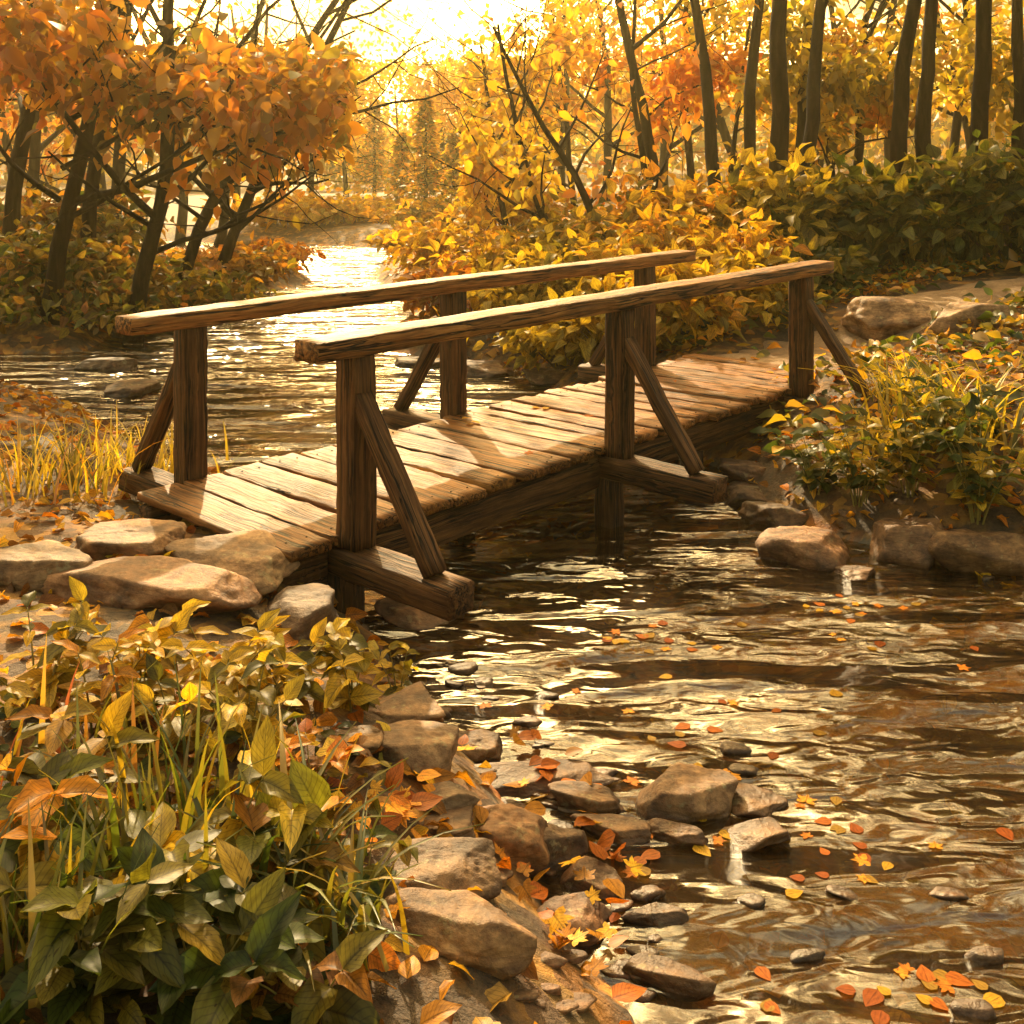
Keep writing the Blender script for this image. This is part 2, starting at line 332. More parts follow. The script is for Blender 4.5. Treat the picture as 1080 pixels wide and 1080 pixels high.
def ground_mat():
    m, n, N, Lk = mat_new('ground_soil')
    ge = N('ShaderNodeNewGeometry'); v = ge.outputs['Position']; sp = N('ShaderNodeSeparateXYZ'); Lk(v, sp.inputs[0])
    n1 = noise(N, Lk, v, 3, 6); n2 = noise(N, Lk, v, 26, 5, .7)
    vo = N('ShaderNodeTexVoronoi'); vo.inputs['Scale'].default_value = 13; Lk(mixc(N, Lk, v, n1.outputs['Color'], .12), vo.inputs['Vector'])
    litter = ramp(N, [(0,(.05,.025,.01)),(.3,(.13,.06,.02)),(.55,(.26,.11,.02)),(.8,(.40,.20,.03)),(1,(.09,.06,.02))])
    sc = N('ShaderNodeSeparateXYZ'); Lk(vo.outputs['Color'], sc.inputs[0]); Lk(sc.outputs[0], litter.inputs[0])
    soil = ramp(N, [(.3,(.02,.012,.006)),(.7,(.10,.06,.03))]); Lk(n2.outputs[0], soil.inputs[0])
    mk = ramp(N, [(.42,(0,0,0)),(.58,(1,1,1))]); Lk(n1.outputs[0], mk.inputs[0])
    c = mixc(N, Lk, soil.outputs[0], litter.outputs[0], mk.outputs[0])
    # stream bed: rounded pebbles, tan and grey
    v2 = N('ShaderNodeTexVoronoi'); v2.inputs['Scale'].default_value = 8; Lk(mixc(N, Lk, v, n1.outputs['Color'], .15), v2.inputs['Vector'])
    s2 = N('ShaderNodeSeparateXYZ'); Lk(v2.outputs['Color'], s2.inputs[0])
    bed = ramp(N, [(0,(.10,.055,.025)),(.25,(.22,.12,.05)),(.45,(.12,.09,.06)),(.65,(.30,.16,.05)),(.85,(.16,.14,.10)),(1,(.34,.22,.10))]); Lk(s2.outputs[1], bed.inputs[0])
    edge = ramp(N, [(.25,(1,1,1)),(.6,(.25,.22,.2))]); Lk(v2.outputs['Distance'], edge.inputs[0])
    bedc = mixc(N, Lk, mixc(N, Lk, bed.outputs[0], edge.outputs[0], .9, 'MULTIPLY'), soil.outputs[0], .25)
    drift_refl = ramp(N, [(.46,(0,0,0)),(.56,(1,1,1))]); Lk(noise(N, Lk, mapped(N, Lk, v, (.9,2.4,1)), 1.7, 4, .6, .6).outputs[0], drift_refl.inputs[0])  # sunken-leaf patches, painted orange for the leaf colours reflected on the water
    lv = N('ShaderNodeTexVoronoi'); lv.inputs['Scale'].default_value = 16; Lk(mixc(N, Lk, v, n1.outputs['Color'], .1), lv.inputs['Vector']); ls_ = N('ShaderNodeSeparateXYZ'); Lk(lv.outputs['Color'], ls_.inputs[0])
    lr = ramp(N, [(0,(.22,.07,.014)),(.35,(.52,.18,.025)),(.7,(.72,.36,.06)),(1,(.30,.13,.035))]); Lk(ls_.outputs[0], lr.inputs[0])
    slate_refl = ramp(N, [(.44,(0,0,0)),(.56,(1,1,1))]); Lk(noise(N, Lk, mapped(N, Lk, v, (.9,2.4,1), (5,9,0)), 1.5, 3, .6, .6).outputs[0], slate_refl.inputs[0])  # slate stone patches painted into the bed for grey reflections on the water
    bedc = mixc(N, Lk, bedc, (.20,.20,.165), mathn(N, Lk, 'MULTIPLY', slate_refl.outputs[0], .6)); bedc = mixc(N, Lk, bedc, lr.outputs[0], drift_refl.outputs[0])
    wz = N('ShaderNodeMapRange'); Lk(mathn(N, Lk, 'MULTIPLY_ADD', n1.outputs[0], -.08, sp.outputs[2]), wz.inputs[0]); wz.inputs[1].default_value = -.03; wz.inputs[2].default_value = .03
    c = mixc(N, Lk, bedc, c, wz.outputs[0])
    p = N('ShaderNodeBsdfPrincipled'); Lk(c, p.inputs['Base Color']); p.inputs['Roughness'].default_value = .8
    hh = mathn(N, Lk, 'MULTIPLY_ADD', v2.outputs['Distance'], -.6, n2.outputs[0])
    b = N('ShaderNodeBump'); b.inputs['Strength'].default_value = .8; b.inputs['Distance'].default_value = .04; Lk(hh, b.inputs['Height']); Lk(b.outputs[0], p.inputs['Normal'])
    o = N('ShaderNodeOutputMaterial'); Lk(p.outputs[0], o.inputs[0]); return m

def path_mat():
    m, n, N, Lk = mat_new('path_dirt')
    ge = N('ShaderNodeNewGeometry'); v = ge.outputs['Position']; n1 = noise(N, Lk, v, 4, 7); n2 = noise(N, Lk, v, 40, 5, .7)
    r = ramp(N, [(.3,(.20,.12,.06)),(.55,(.36,.23,.12)),(.75,(.50,.34,.19))]); Lk(n1.outputs[0], r.inputs[0])
    r2 = ramp(N, [(.3,(.6,.6,.6)),(.65,(1.1,1.1,1.1))]); Lk(n2.outputs[0], r2.inputs[0])
    p = N('ShaderNodeBsdfPrincipled'); Lk(mixc(N, Lk, r.outputs[0], r2.outputs[0], .9, 'MULTIPLY'), p.inputs['Base Color']); p.inputs['Roughness'].default_value = .85
    b = N('ShaderNodeBump'); b.inputs['Strength'].default_value = .7; b.inputs['Distance'].default_value = .04; Lk(n2.outputs[0], b.inputs['Height']); Lk(b.outputs[0], p.inputs['Normal'])
    o = N('ShaderNodeOutputMaterial'); Lk(p.outputs[0], o.inputs[0]); return m

def water_mat():
    m, n, N, Lk = mat_new('stream_water')
    ge = N('ShaderNodeNewGeometry'); v = ge.outputs['Position']
    a = noise(N, Lk, mapped(N, Lk, v, (.7,2.2,1)), 1.15, 1, .4, .5)
    b_ = noise(N, Lk, mapped(N, Lk, v, (1.0,2.2,1), (7,3,0)), 4.5, 1.5, .45, .7)
    c_ = noise(N, Lk, mapped(N, Lk, v, (1.0,1.8,1), (2,9,0)), 19, 2, .5)
    h = mathn(N, Lk, 'MULTIPLY_ADD', b_.outputs[0], .13, a.outputs[0]); h = mathn(N, Lk, 'MULTIPLY_ADD', c_.outputs[0], .002, h)
    bp = N('ShaderNodeBump'); bp.inputs['Strength'].default_value = 1.0; bp.inputs['Distance'].default_value = .26; Lk(h, bp.inputs['Height'])
    fr = N('ShaderNodeFresnel'); fr.inputs[0].default_value = 2.3; Lk(bp.outputs[0], fr.inputs[1])
    tr = N('ShaderNodeBsdfTransparent'); tr.inputs[0].default_value = (.94,.85,.66,1)
    df = N('ShaderNodeBsdfDiffuse'); df.inputs[0].default_value = (.15,.085,.032,1)
    mx = N('ShaderNodeMixShader'); mx.inputs[0].default_value = .14; Lk(tr.outputs[0], mx.inputs[1]); Lk(df.outputs[0], mx.inputs[2])
    gl = N('ShaderNodeBsdfGlossy'); gl.inputs['Roughness'].default_value = .11; Lk(bp.outputs[0], gl.inputs['Normal'])
    m3 = N('ShaderNodeMixShader'); Lk(fr.outputs[0], m3.inputs[0]); Lk(mx.outputs[0], m3.inputs[1]); Lk(gl.outputs[0], m3.inputs[2])
    o = N('ShaderNodeOutputMaterial'); Lk(m3.outputs[0], o.inputs[0]); return m

# ------------------------------------------------------------------ terrain
SHORE = np.array([(1.2,-4),(.6,1.5),(.32,2.75),(.10,3.2),(.0,3.65),(-.12,4.05),(-.36,4.45),(-.45,4.8),(-.60,5.1),(-.92,5.6),(-1.5,6.2),(-2.0,6.9),(-2.3,7.7),
  (-2.9,8.7),(-3.9,9.9),(-6,10.8),(-12,11),(-14,12),(-7.4,13.0),(-5.3,13.5),(-5.5,15),(-5.6,18),(-4.7,21),(-4.1,22.7),(-5,25),(-9,28),(-20,31),(-42,36),(-42,44),
  (-18,40),(-8,36.5),(-4,34.5),(-3.1,30),(-3.2,26),(-2.7,22.5),(-1.9,19),(-1.5,16),(-1.7,13.8),(-.7,12.9),(.1,12),(.6,10.8),(.95,9.6),(1.3,8.8),(1.58,8.0),(1.55,7.3),
  (1.70,6.8),(2.0,6.4),(2.34,6.1),(2.67,5.9),(3.6,5.5),(5,4.6),(6,2),(6.5,-4)], float)
def shore_d(x, y):
    """signed distance to the shore line, negative over water"""
    x = np.asarray(x,float); y = np.asarray(y,float); sh = x.shape; P = np.stack([x.ravel(), y.ravel()],1)
    best = np.full(len(P), 1e9); ins = np.zeros(len(P), bool); n = len(SHORE)
    for i in range(n):
        a, b = SHORE[i], SHORE[(i+1)%n]; e = b-a
        t = np.clip(((P-a)@e)/(e@e), 0, 1); d = np.linalg.norm(P-a-t[:,None]*e, axis=1); best = np.minimum(best, d)
        c = ((a[1] > P[:,1]) != (b[1] > P[:,1]))
        xi = a[0]+(P[:,1]-a[1])*e[0]/(e[1] if abs(e[1])>1e-9 else 1e-9)
        ins ^= c & (P[:,0] < xi)
    return np.where(ins, -best, best).reshape(sh)
def sm(x, a, b): t = np.clip((x-a)/(b-a), 0, 1); return t*t*(3-2*t)
def ground(x, y):
    x = np.asarray(x,float); y = np.asarray(y,float)
    d = shore_d(x,y)+.10*nz(x,y,1)+.03*nz(x,y,2)
    near_left = sm(-x,-1,0)*sm(8-y,0,2)
    inside = -np.minimum(.55, .02+.20*np.maximum(-d,0)**1.1)
    k = np.where(near_left>.5, .42, .5)
    rise = k*(1-np.exp(-np.maximum(d,0)/.55))
    right = sm(x,.5,2)*sm(y,5,8)
    rise = rise+right*(.06*np.clip(d-1,0,6)+.14)*sm(d,.3,1.5)+(1-near_left)*.05*np.clip(d-1.5,0,14)
    z = np.where(d>0, rise, inside)+sm(d,-.2,.6)*(.035*nz(x,y,1)+.02*nz(x,y,2))+.008*nz(x,y,3)
    # level landings at both ends of the footbridge
    for cx, cy_, r, zz in ((-1.75,5.1,.95,.36),(2.9,10.1,1.3,.50)):
        q = 1-sm(np.hypot(x-cx, y-cy_), r*.4, r)
        z = z*(1-q*sm(d,0,.3))+zz*q*sm(d,0,.3)
    far = sm(np.hypot(x,y-20), 60, 150); return z+far*6
def gz(x, y): return float(ground(np.array([x]), np.array([y]))[0])
def at(px, py, over=None, base=None):
    """point of the terrain (or of the water sheet) seen at a pixel of the 1080-pixel frame"""
    if base is not None:
        Y = F*(H-base)/(py-HZ); return np.array([(px-540)*Y/F, Y, base])
    Z = 0.0
    for _ in range(25):
        Y = F*(H-Z)/(py-HZ); X = (px-540)*Y/F; Z = .5*Z+.5*max(gz(X,Y), 0.0 if over is None else over)
    return np.array([X, Y, Z])
def axis(a, b, c0, c1, fine, growth=1.06, mx=4.0):
    mid = list(np.arange(c0, c1, fine)); l = [c0]; s = fine
    while l[-1] > a: s = min(s*growth, mx); l.append(l[-1]-s)
    r = [mid[-1]]; s = fine
    while r[-1] < b: s = min(s*growth, mx); r.append(r[-1]+s)
    return np.array(l[:0:-1]+mid+r[1:])
gx = axis(-170,170,-3.4,3.8,.045); gy = axis(-8,190,1.6,11,.05,1.05)
XX, YY = np.meshgrid(gx, gy, indexing='ij'); ZZ = ground(XX, YY)
mb = MB(); nx_, ny_ = XX.shape; i = np.arange(nx_-1)[:,None]*ny_; j = np.arange(ny_-1)[None]
mb.add(np.stack([XX,YY,ZZ],-1), np.stack([i+j, i+ny_+j, i+ny_+j+1, i+j+1],-1).reshape(-1,4))
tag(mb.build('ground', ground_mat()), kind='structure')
mb = MB(); mb.add([(-45,-4,0),(9,-4,0),(9,46,0),(-45,46,0)], [[0,1,2,3]])
tag(mb.build('water', water_mat(), smooth=False), kind='structure')
# dirt path leading away from the far end of the bridge
pl = np.array([(1.95,9.35),(2.5,9.9),(3.3,10.5),(4.4,11.1),(6.2,11.7),(9,12.2),(14,12.4)])
tt = np.linspace(0,len(pl)-1,90); cxs = np.interp(tt,np.arange(len(pl)),pl[:,0]); cys = np.interp(tt,np.arange(len(pl)),pl[:,1])
tg = unit(np.stack([np.gradient(cxs),np.gradient(cys)],1)); nn = np.stack([-tg[:,1],tg[:,0]],1)
sw = np.linspace(-1,1,15); wd = .62+.10*np.sin(tt*5)+.06*np.sin(tt*13+1)
PX = cxs[:,None]+nn[:,0:1]*sw*wd[:,None]; PY = cys[:,None]+nn[:,1:2]*sw*wd[:,None]; PZ = ground(PX,PY)+.03-.05*np.abs(sw)**4
mb = MB(); i = np.arange(89)[:,None]*15; j = np.arange(14)[None]
mb.add(np.stack([PX,PY,PZ],-1), np.stack([i+j, i+15+j, i+15+j+1, i+j+1],-1).reshape(-1,4)[:, ::-1])
tag(mb.build('path', path_mat()), kind='structure')

# ------------------------------------------------------------------ haze
hz = MB(); x0,x1,y0_,y1_,z0,z1 = -180,180,-12,200,-1.8,16
hz.add([(x0,y0_,z0),(x1,y0_,z0),(x1,y1_,z0),(x0,y1_,z0),(x0,y0_,z1),(x1,y0_,z1),(x1,y1_,z1),(x0,y1_,z1)],
       [[0,3,2,1],[4,5,6,7],[0,1,5,4],[1,2,6,5],[2,3,7,6],[3,0,4,7]])
hm, n_, N_, L_ = mat_new('golden_haze')
pv = N_('ShaderNodeVolumePrincipled'); pv.inputs['Color'].default_value = (1.0,.88,.46,1); pv.inputs['Density'].default_value = .0012; pv.inputs['Anisotropy'].default_value = .7
ho = N_('ShaderNodeOutputMaterial'); L_(pv.outputs[0], ho.inputs['Volume'])
tag(hz.build('haze', hm, smooth=False), kind='stuff', label='golden haze hanging over the stream and the far trees')

# ------------------------------------------------------------------ footbridge
BX, BY, BT, BS, BZ = -.7933, 5.2194, .822, .02, .45
cb, sb = math.cos(BT), math.sin(BT)
def bp_(u, v, z): return np.array([BX+u*cb-v*sb, BY+u*sb+v*cb, z+BS*u+BZ])
eu = unit(bp_(1,0,0)-bp_(0,0,0)); ev = np.array([-sb,cb,0]); ez = np.array([0,0,1.])
U3 = [0.0, 2.069, 4.352]; WD = 1.34; PW = .140; HP = .85
org = bp_(0,WD/2,-.45)
bridge = empty('footbridge', (0,0,0), 'weathered wooden plank footbridge with handrails crossing the stream', 'footbridge')
bridge.location = org
def BB(mb, name, mat, parent=bridge):
    for k in range(len(mb.v)): mb.v[k] = mb.v[k]-org
    return mb.build(name, mat, parent)
rb = rng_(5)
# deck of planks with gaps, uneven ends and tones
mb = MB(); u = -.37; k = 0
while u < 5.1:
    wpl = rb.uniform(.205,.27) if u < 2.1 else rb.uniform(.16,.22)
    a, b = -.03+rb.normal()*.022, WD+.01+rb.normal()*.02; dz = rb.normal()*.004
    t_ = rb.uniform(.78,1.15); cc = np.array([t_, t_*rb.uniform(.93,1.02), t_*rb.uniform(.86,1.02)])
    sk = rb.normal()*.008
    beam(mb, bp_(u+wpl/2+sk,a,-.024+dz), bp_(u+wpl/2-sk,b,-.024+dz+rb.normal()*.004), eu, ez, wpl-.016, .048, 16, .0035, .007, cc, rb, .0012)
    for vn in (.075, WD-.09):
        for du in (.28,.72):
            cn = bp_(u+wpl*du, vn+rb.normal()*.01, .0035+dz); a_ = np.arange(7)*2*np.pi/7
            mb.add(np.concatenate([cn+np.stack([np.cos(a_)*.0065,np.sin(a_)*.0065,a_*0-.004],1), cn+np.stack([np.cos(a_)*.005,np.sin(a_)*.005,a_*0],1), [cn+[0,0,.001]]]),
                   [[q,(q+1)%7,7+(q+1)%7,7+q] for q in range(7)], [[7+q,7+(q+1)%7,14] for q in range(7)], (.10,.09,.085))
    u += wpl+rb.uniform(.006,.016); k += 1
BB(mb, 'deck', M_DECK)
# cross beams (sills) projecting on both sides, carrying posts and braces
for q, uu in enumerate(U3):
    mb = MB(); beam(mb, bp_(uu,-.78,-.13), bp_(uu,WD+.74,-.13), eu, ez, .165, .135, 26, .004, .012, (.95,.93,.9), rb, .0015)
    BB(mb, 'cross_beam', M_POST)
# side beams under the planks, butted between the cross beams
segs = [(-.36,-.085),(.085,U3[1]-.085),(U3[1]+.085,U3[2]-.085),(U3[2]+.085,5.08)]
for v in (.075, WD-.09):
    mb = MB()
    for a, b in segs: beam(mb, bp_(a,v,-.155), bp_(b,v,-.155), ev, ez, .09, .20, 14, .004, .010, (.9,.88,.85), rb, .001)
    BB(mb, 'side_beam', M_POST)
# piles
for uu in U3:
    for v in (.02, WD-.02):
        mb = MB(); g_ = bp_(uu,v,0); zb = min(gz(g_[0],g_[1]),0)-.25
        beam(mb, bp_(uu,v,-.20), np.array([g_[0],g_[1],zb]), eu, ev, .15, .15, 8, .005, .02, (.55,.55,.55), rb)
        BB(mb, 'pile', M_POST)
mb = MB(); g_ = bp_(3.1,.10,0); beam(mb, bp_(3.1,.10,-.26), np.array([g_[0],g_[1],-.5]), eu, ev, .13, .13, 8, .005, .02, (.5,.5,.5), rb); BB(mb, 'pile', M_POST)
# posts with braces
for uu in U3:
    for side in (0,1):
        vc = -.065 if side == 0 else WD+.065; sg = -1 if side == 0 else 1
        mb = MB(); beam(mb, bp_(uu,vc,-.062), bp_(uu,vc,HP), eu, ev, PW, PW, 18, .003, .010, (1,.98,.95) if side==0 else (.95,.93,.9), rb, .0012)
        post = BB(mb, 'post', M_POST)
        A = bp_(uu,vc+sg*.050,.66); B = bp_(uu,vc+sg*.56,-.055); d = unit(B-A)
        mb = MB(); s_ = eu; nrm = unit(np.cross(d, s_)); beam(mb, A, B, s_, nrm, .100, .070, 14, .0025, .006, (1.15,1.15,1.15), rb, .001)
        mb.v = [x for x in mb.v]
        BB(mb, 'brace', M_POST)
# handrails
for v, a, b, hz_ in ((-.065,-.28,4.72,0.0),(WD+.065,-.40,5.0,0.0)):
    mb = MB(); beam(mb, bp_(a,v,HP+.048+hz_), bp_(b,v,HP+.048+hz_), ev, ez, .185, .096, 60, .0022, .006, (1.05,1.05,1.05), rb, .0007)
    BB(mb, 'handrail', M_DECK)
# bolt heads where braces meet posts
def boltm():
    m, n, N, Lk = mat_new('rusty_iron'); p = N('ShaderNodeBsdfPrincipled'); p.inputs['Base Color'].default_value = (.06,.035,.02,1); p.inputs['Metallic'].default_value = .6; p.inputs['Roughness'].default_value = .6
    o = N('ShaderNodeOutputMaterial'); Lk(p.outputs[0], o.inputs[0]); return m

# ------------------------------------------------------------------ stones
def ico(sub):
    import bmesh
    bm = bmesh.new(); bmesh.ops.create_icosphere(bm, subdivisions=sub, radius=1); bm.verts.ensure_lookup_table()
    v = np.array([x.co[:] for x in bm.verts]); f = np.array([[y.index for y in x.verts] for x in bm.faces]); bm.free(); return v, f
ICO = {3: ico(3), 4: ico(4), 5: ico(5)}
def rock_bm(rng, lx, ly, lz, sub=4, tone=1.0, facets=15, rnd=.02):
    D, Fc = ICO[sub]; n = unit(rng.normal(size=(facets,3))*[1,1,.8]); n = np.concatenate([n, [[.05,.05,1],[0,0,-1]]]); d = rng.uniform(.66,1.0,facets+2); d[-2] = rng.uniform(.6,.8)
    dots = D@n.T; r = np.where(dots>.05, d/np.maximum(dots,.05), 9)
    k = 55; r = -np.log(np.exp(-k*r).sum(1))/k; r = np.clip(r,.3,1.25)
    ph = rng.uniform(0,6.28,3)
    for f, am in ((3,.045),(7,.025),(15,.014),(31,.007)):
        ph = rng.uniform(0,6.28,6); w_ = rng.normal(size=(6,3))*f*.6; r = r+am*np.sin(D@w_.T+ph).sum(1)*.5
    v = D*r[:,None]*[lx,ly,lz]
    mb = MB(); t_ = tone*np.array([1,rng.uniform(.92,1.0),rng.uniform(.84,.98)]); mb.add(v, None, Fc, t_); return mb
NROCK = 0
def stone(px, py, wpx, hpx, label, tone=1.0, yaw=None, name='stone', cat='stone', group=None, base=None, deep=.8, sub=5, facets=12, flat=None, aspect=None):
    """px,py: bottom centre of the stone in the frame; wpx,hpx: its size there"""
    global NROCK; NROCK += 1
    rng = rng_(900+NROCK); p = at(px, py, base=base); s = p[1]/F
    lx = wpx*s/2; el_ = math.atan2(H-p[2], p[1]); ly = lx*(aspect or rng.uniform(.7,.95))
    vis = hpx*s/math.cos(el_); lz = max((vis-ly*1.2*math.sin(el_))/(1+deep*.3), lx*(.28 if aspect is None else .13))
    rb_ = rock_bm(rng, lx*1.08, ly*1.08, lz*1.15, sub, tone, facets)
    o = rb_.build(name, M_ROCK, None, (p[0], p[1]+ly*.8, p[2]+lz*(.45-deep*.4)))
    o.rotation_euler = (rng.normal()*.05, rng.normal()*.05, rng.uniform(-.4,.4) if yaw is None else yaw)
    return tag(o, label, cat, group)
ST = [
 (236,614,140,46,'broad flat tan stone tucked under the near end of the bridge deck',1.15),
 (124,594,140,48,'flat pale stone with yellow leaves on it, at the left beside the bridge end',1.15),
 (150,642,190,56,'large flat slab in front of the leaf-strewn stone, behind the yellow plants',1.1),
 (20,622,120,52,'flat slab at the far left edge of the bank',1.0),
 (314,672,88,52,'dark brown block of stone under the corner of the bridge deck',.6),
 (438,657,80,22,'low flat wet stone in the water below the first brace foot',.85),
 (424,768,92,24,'long low stone lying behind the big boulder on the left shore',.9),
 (438,816,100,56,'biggest rounded boulder on the left shore, beside the yellow plants',1.2),
 (366,796,66,26,'flat brown stone half under orange leaves left of the big boulder',.9),
 (574,838,166,32,'long dark flat stone with a low crest lying in the shallows',.75),
 (505,806,60,30,'rough stone at the waterline just right of the biggest boulder',.85),
 (624,860,86,28,'tan wedge-shaped stone in front of the long dark stone',1.15),
 (735,864,92,46,'round-backed pale stone standing alone in the stream',1.25),
 (808,860,62,18,'flat orange-brown stone right of the round-backed pale stone',.9),
 (800,892,66,22,'low wet stone below the orange-brown flat stone',.8),
 (718,890,60,20,'small flat stone just in front of the round-backed pale stone',.8),
 (538,908,92,58,'angular tan stone with a sharp peak on the shingle',1.25),
 (585,918,60,42,'dark wet stone leaning against the angular peaked stone',.55),
 (650,886,80,24,'flat brown stone in the shallows below the wedge-shaped stone',.9),
 (632,948,62,28,'small rounded stone alone in the shallows near the bottom',.9),
 (600,990,92,40,'brown stone half sunk beside the large bottom boulder',.85),
 (478,1012,132,50,'large pale boulder at the bottom of the left shore',1.15),
 (462,936,120,42,'broad flat stone on the shingle behind the bottom boulder',.85),
 (462,860,80,30,'brown stone below the biggest boulder on the left shore',.85),
 (470,888,70,28,'reddish brown stone left of the angular peaked stone',.8),
 (862,594,88,40,'pale gold faceted stone at the right bank waterline under the bridge',1.3),
 (965,592,92,60,'tall rounded boulder on the right bank under the leafy plants',1.0),
 (1045,606,90,56,'boulder on the right bank at the edge of the picture',.9),
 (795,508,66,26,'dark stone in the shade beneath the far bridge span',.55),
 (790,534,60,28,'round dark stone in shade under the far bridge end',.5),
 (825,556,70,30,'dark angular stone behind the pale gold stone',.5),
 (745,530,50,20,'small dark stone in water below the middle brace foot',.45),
 (108,392,60,18,'low dark stone at the foot of the left far bank',.6),
 (128,418,56,16,'flat dark stone in water below the left far bank',.6),
 (950,336,120,34,'broad pale slab of rock beside the dirt path',1.5),
 (1030,350,90,40,'pale rock at the right end of the slab by the path',1.5),
 (690,975,60,18,'submerged flat stone right of the sunken brown stone',.7),
 (505,396,70,16,'low mossy stone on the right far bank behind the bridge',.6),
 (440,388,50,12,'small dark stone at the tip of the right far bank',.55),
 (585,402,60,16,'low dark stone behind the deck on the right far bank',.6),
 (700,1040,90,26,'dark flat stone under water near the bottom edge',.6),
 (905,610,46,14,'small flat red-brown stone between the two right bank boulders',.8),
]
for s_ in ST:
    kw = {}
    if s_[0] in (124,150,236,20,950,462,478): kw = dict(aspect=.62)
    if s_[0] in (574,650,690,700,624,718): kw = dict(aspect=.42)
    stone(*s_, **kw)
# pebbles and cobbles in groups that nothing tells apart
rp_ = rng_(31)
def cobbles(n, xr, yr, wr, label, group, tone=(.6,1.1), shore=(-9,9)):
    c = 0; tries = 0
    while c < n and tries < n*30:
        tries += 1
        px, py = rp_.uniform(*xr), rp_.uniform(*yr); p = at(px,py); d = float(shore_d(np.array([p[0]]),np.array([p[1]]))[0])
        if not shore[0] < d < shore[1]: continue
        wp = rp_.uniform(*wr)*(.6+.4*(py-600)/480)
        stone(px, py, wp, wp*rp_.uniform(.25,.42), label, rp_.uniform(*tone), group=group, name='cobble', cat='cobble', sub=3, deep=1.1, facets=10, aspect=.6); c += 1
cobbles(80, (380,700), (700,1070), (14,42), 'small brown cobble on the wet shingle of the left shore', 'cobbles on the left shore', shore=(-.45,.45))
cobbles(10, (640,1050), (760,1075), (20,44), 'small wet cobble showing in the open shallows', 'cobbles in the shallows', (.5,.9), shore=(-9,-.45))
cobbles(26, (740,1075), (500,625), (14,36), 'dark cobble along the waterline of the right bank', 'cobbles on the right bank', (.4,.8), shore=(-.2,.4))

# ------------------------------------------------------------------ trees
def grow(rng, out, anchors, p, d, L, r, lvl, maxl, up=.15, first=.35, wob=.12, kids=(3,5), spread=.75):
    n = max(5, int(4+L*1.6)) if lvl == 0 else 5
    pts = [np.array(p, float)]; dd = unit(d)
    for k in range(n):
        dd = unit(dd+rng.normal(size=3)*wob*(1 if lvl else .5)+np.array([0,0,up*(.4 if lvl else .2)])); pts.append(pts[-1]+dd*L/n)
    pts = np.array(pts); tap = np.linspace(1,.28 if lvl < maxl else .2,n+1)
    if lvl == 0: tap[0] *= 1.35
    tube(out, pts, r*tap, (9,6,5,4)[min(lvl,3)], rough=.05 if lvl == 0 else 0, rng=rng)
    if lvl >= maxl-1:
        for t in np.linspace(.25,1,4):
            anchors.append(pts[0]+(pts[-1]-pts[0])*0+np.array([np.interp(t*n, np.arange(n+1), pts[:,a]) for a in range(3)]))
    if lvl < maxl:
        nk = rng.integers(*kids)+(3 if lvl == 0 else 0)
        for k in range(nk):
            t = first+(1-first)*(k+rng.uniform(.1,.9))/nk if lvl == 0 else rng.uniform(.3,1)
            q = np.array([np.interp(t*n, np.arange(n+1), pts[:,a]) for a in range(3)])
            td = unit(pts[min(int(t*n)+1,n)]-pts[int(t*n)-1 if int(t*n)>0 else 0])
            side = rng.normal(size=3); side -= td*np.dot(side,td); side = unit(side)
            nd = unit(td*(1-spread)+side*spread+np.array([0,0,.15]))
            grow(rng, out, anchors, q, nd, L*(rng.uniform(.38,.55) if lvl == 0 else rng.uniform(.5,.7)), r*float(np.interp(t*n,np.arange(n+1),tap))*.55, lvl+1, maxl, up, first, wob*1.3, kids, spread)
def cut_for_light(P, rng):
    """keep[] for leaves at P: canopy cut away so sun, sky reflections and the upstream view come through"""
    t = (P[:,2]-.5)/math.sin(el); fx = P[:,0]-sun_dir.x*t; fy = P[:,1]-sun_dir.y*t
    shaft = (fx>-3.2)&(fx<6)&(fy>1.5)&(fy<13)  # leaves shading the bridge and stream from the sun are removed
    dap = nz(fx,fy,1) > 1.25
    q = P[:,0]/np.maximum(P[:,1],1); hi = P[:,2] > H+np.where((q>-.36)&(q<.03),.105,.165)*P[:,1]+.2; over = hi&(((shore_d(P[:,0],P[:,1])<-.5)&(P[:,1]<34))|((q>-.6)&(q<.42)))&(nz(q*14,P[:,2]*.8,0)<.8)
    lane = (q>-.150)&(q<-.045)&(P[:,1]<36)
    low = (P[:,2]<4.2)&(P[:,0]<-1.6)&(P[:,1]>12)
    kill = (shaft&~low&~dap&(rng.uniform(size=len(P))<.985))|(over&(rng.uniform(size=len(P))<.9))|lane
    return ~kill
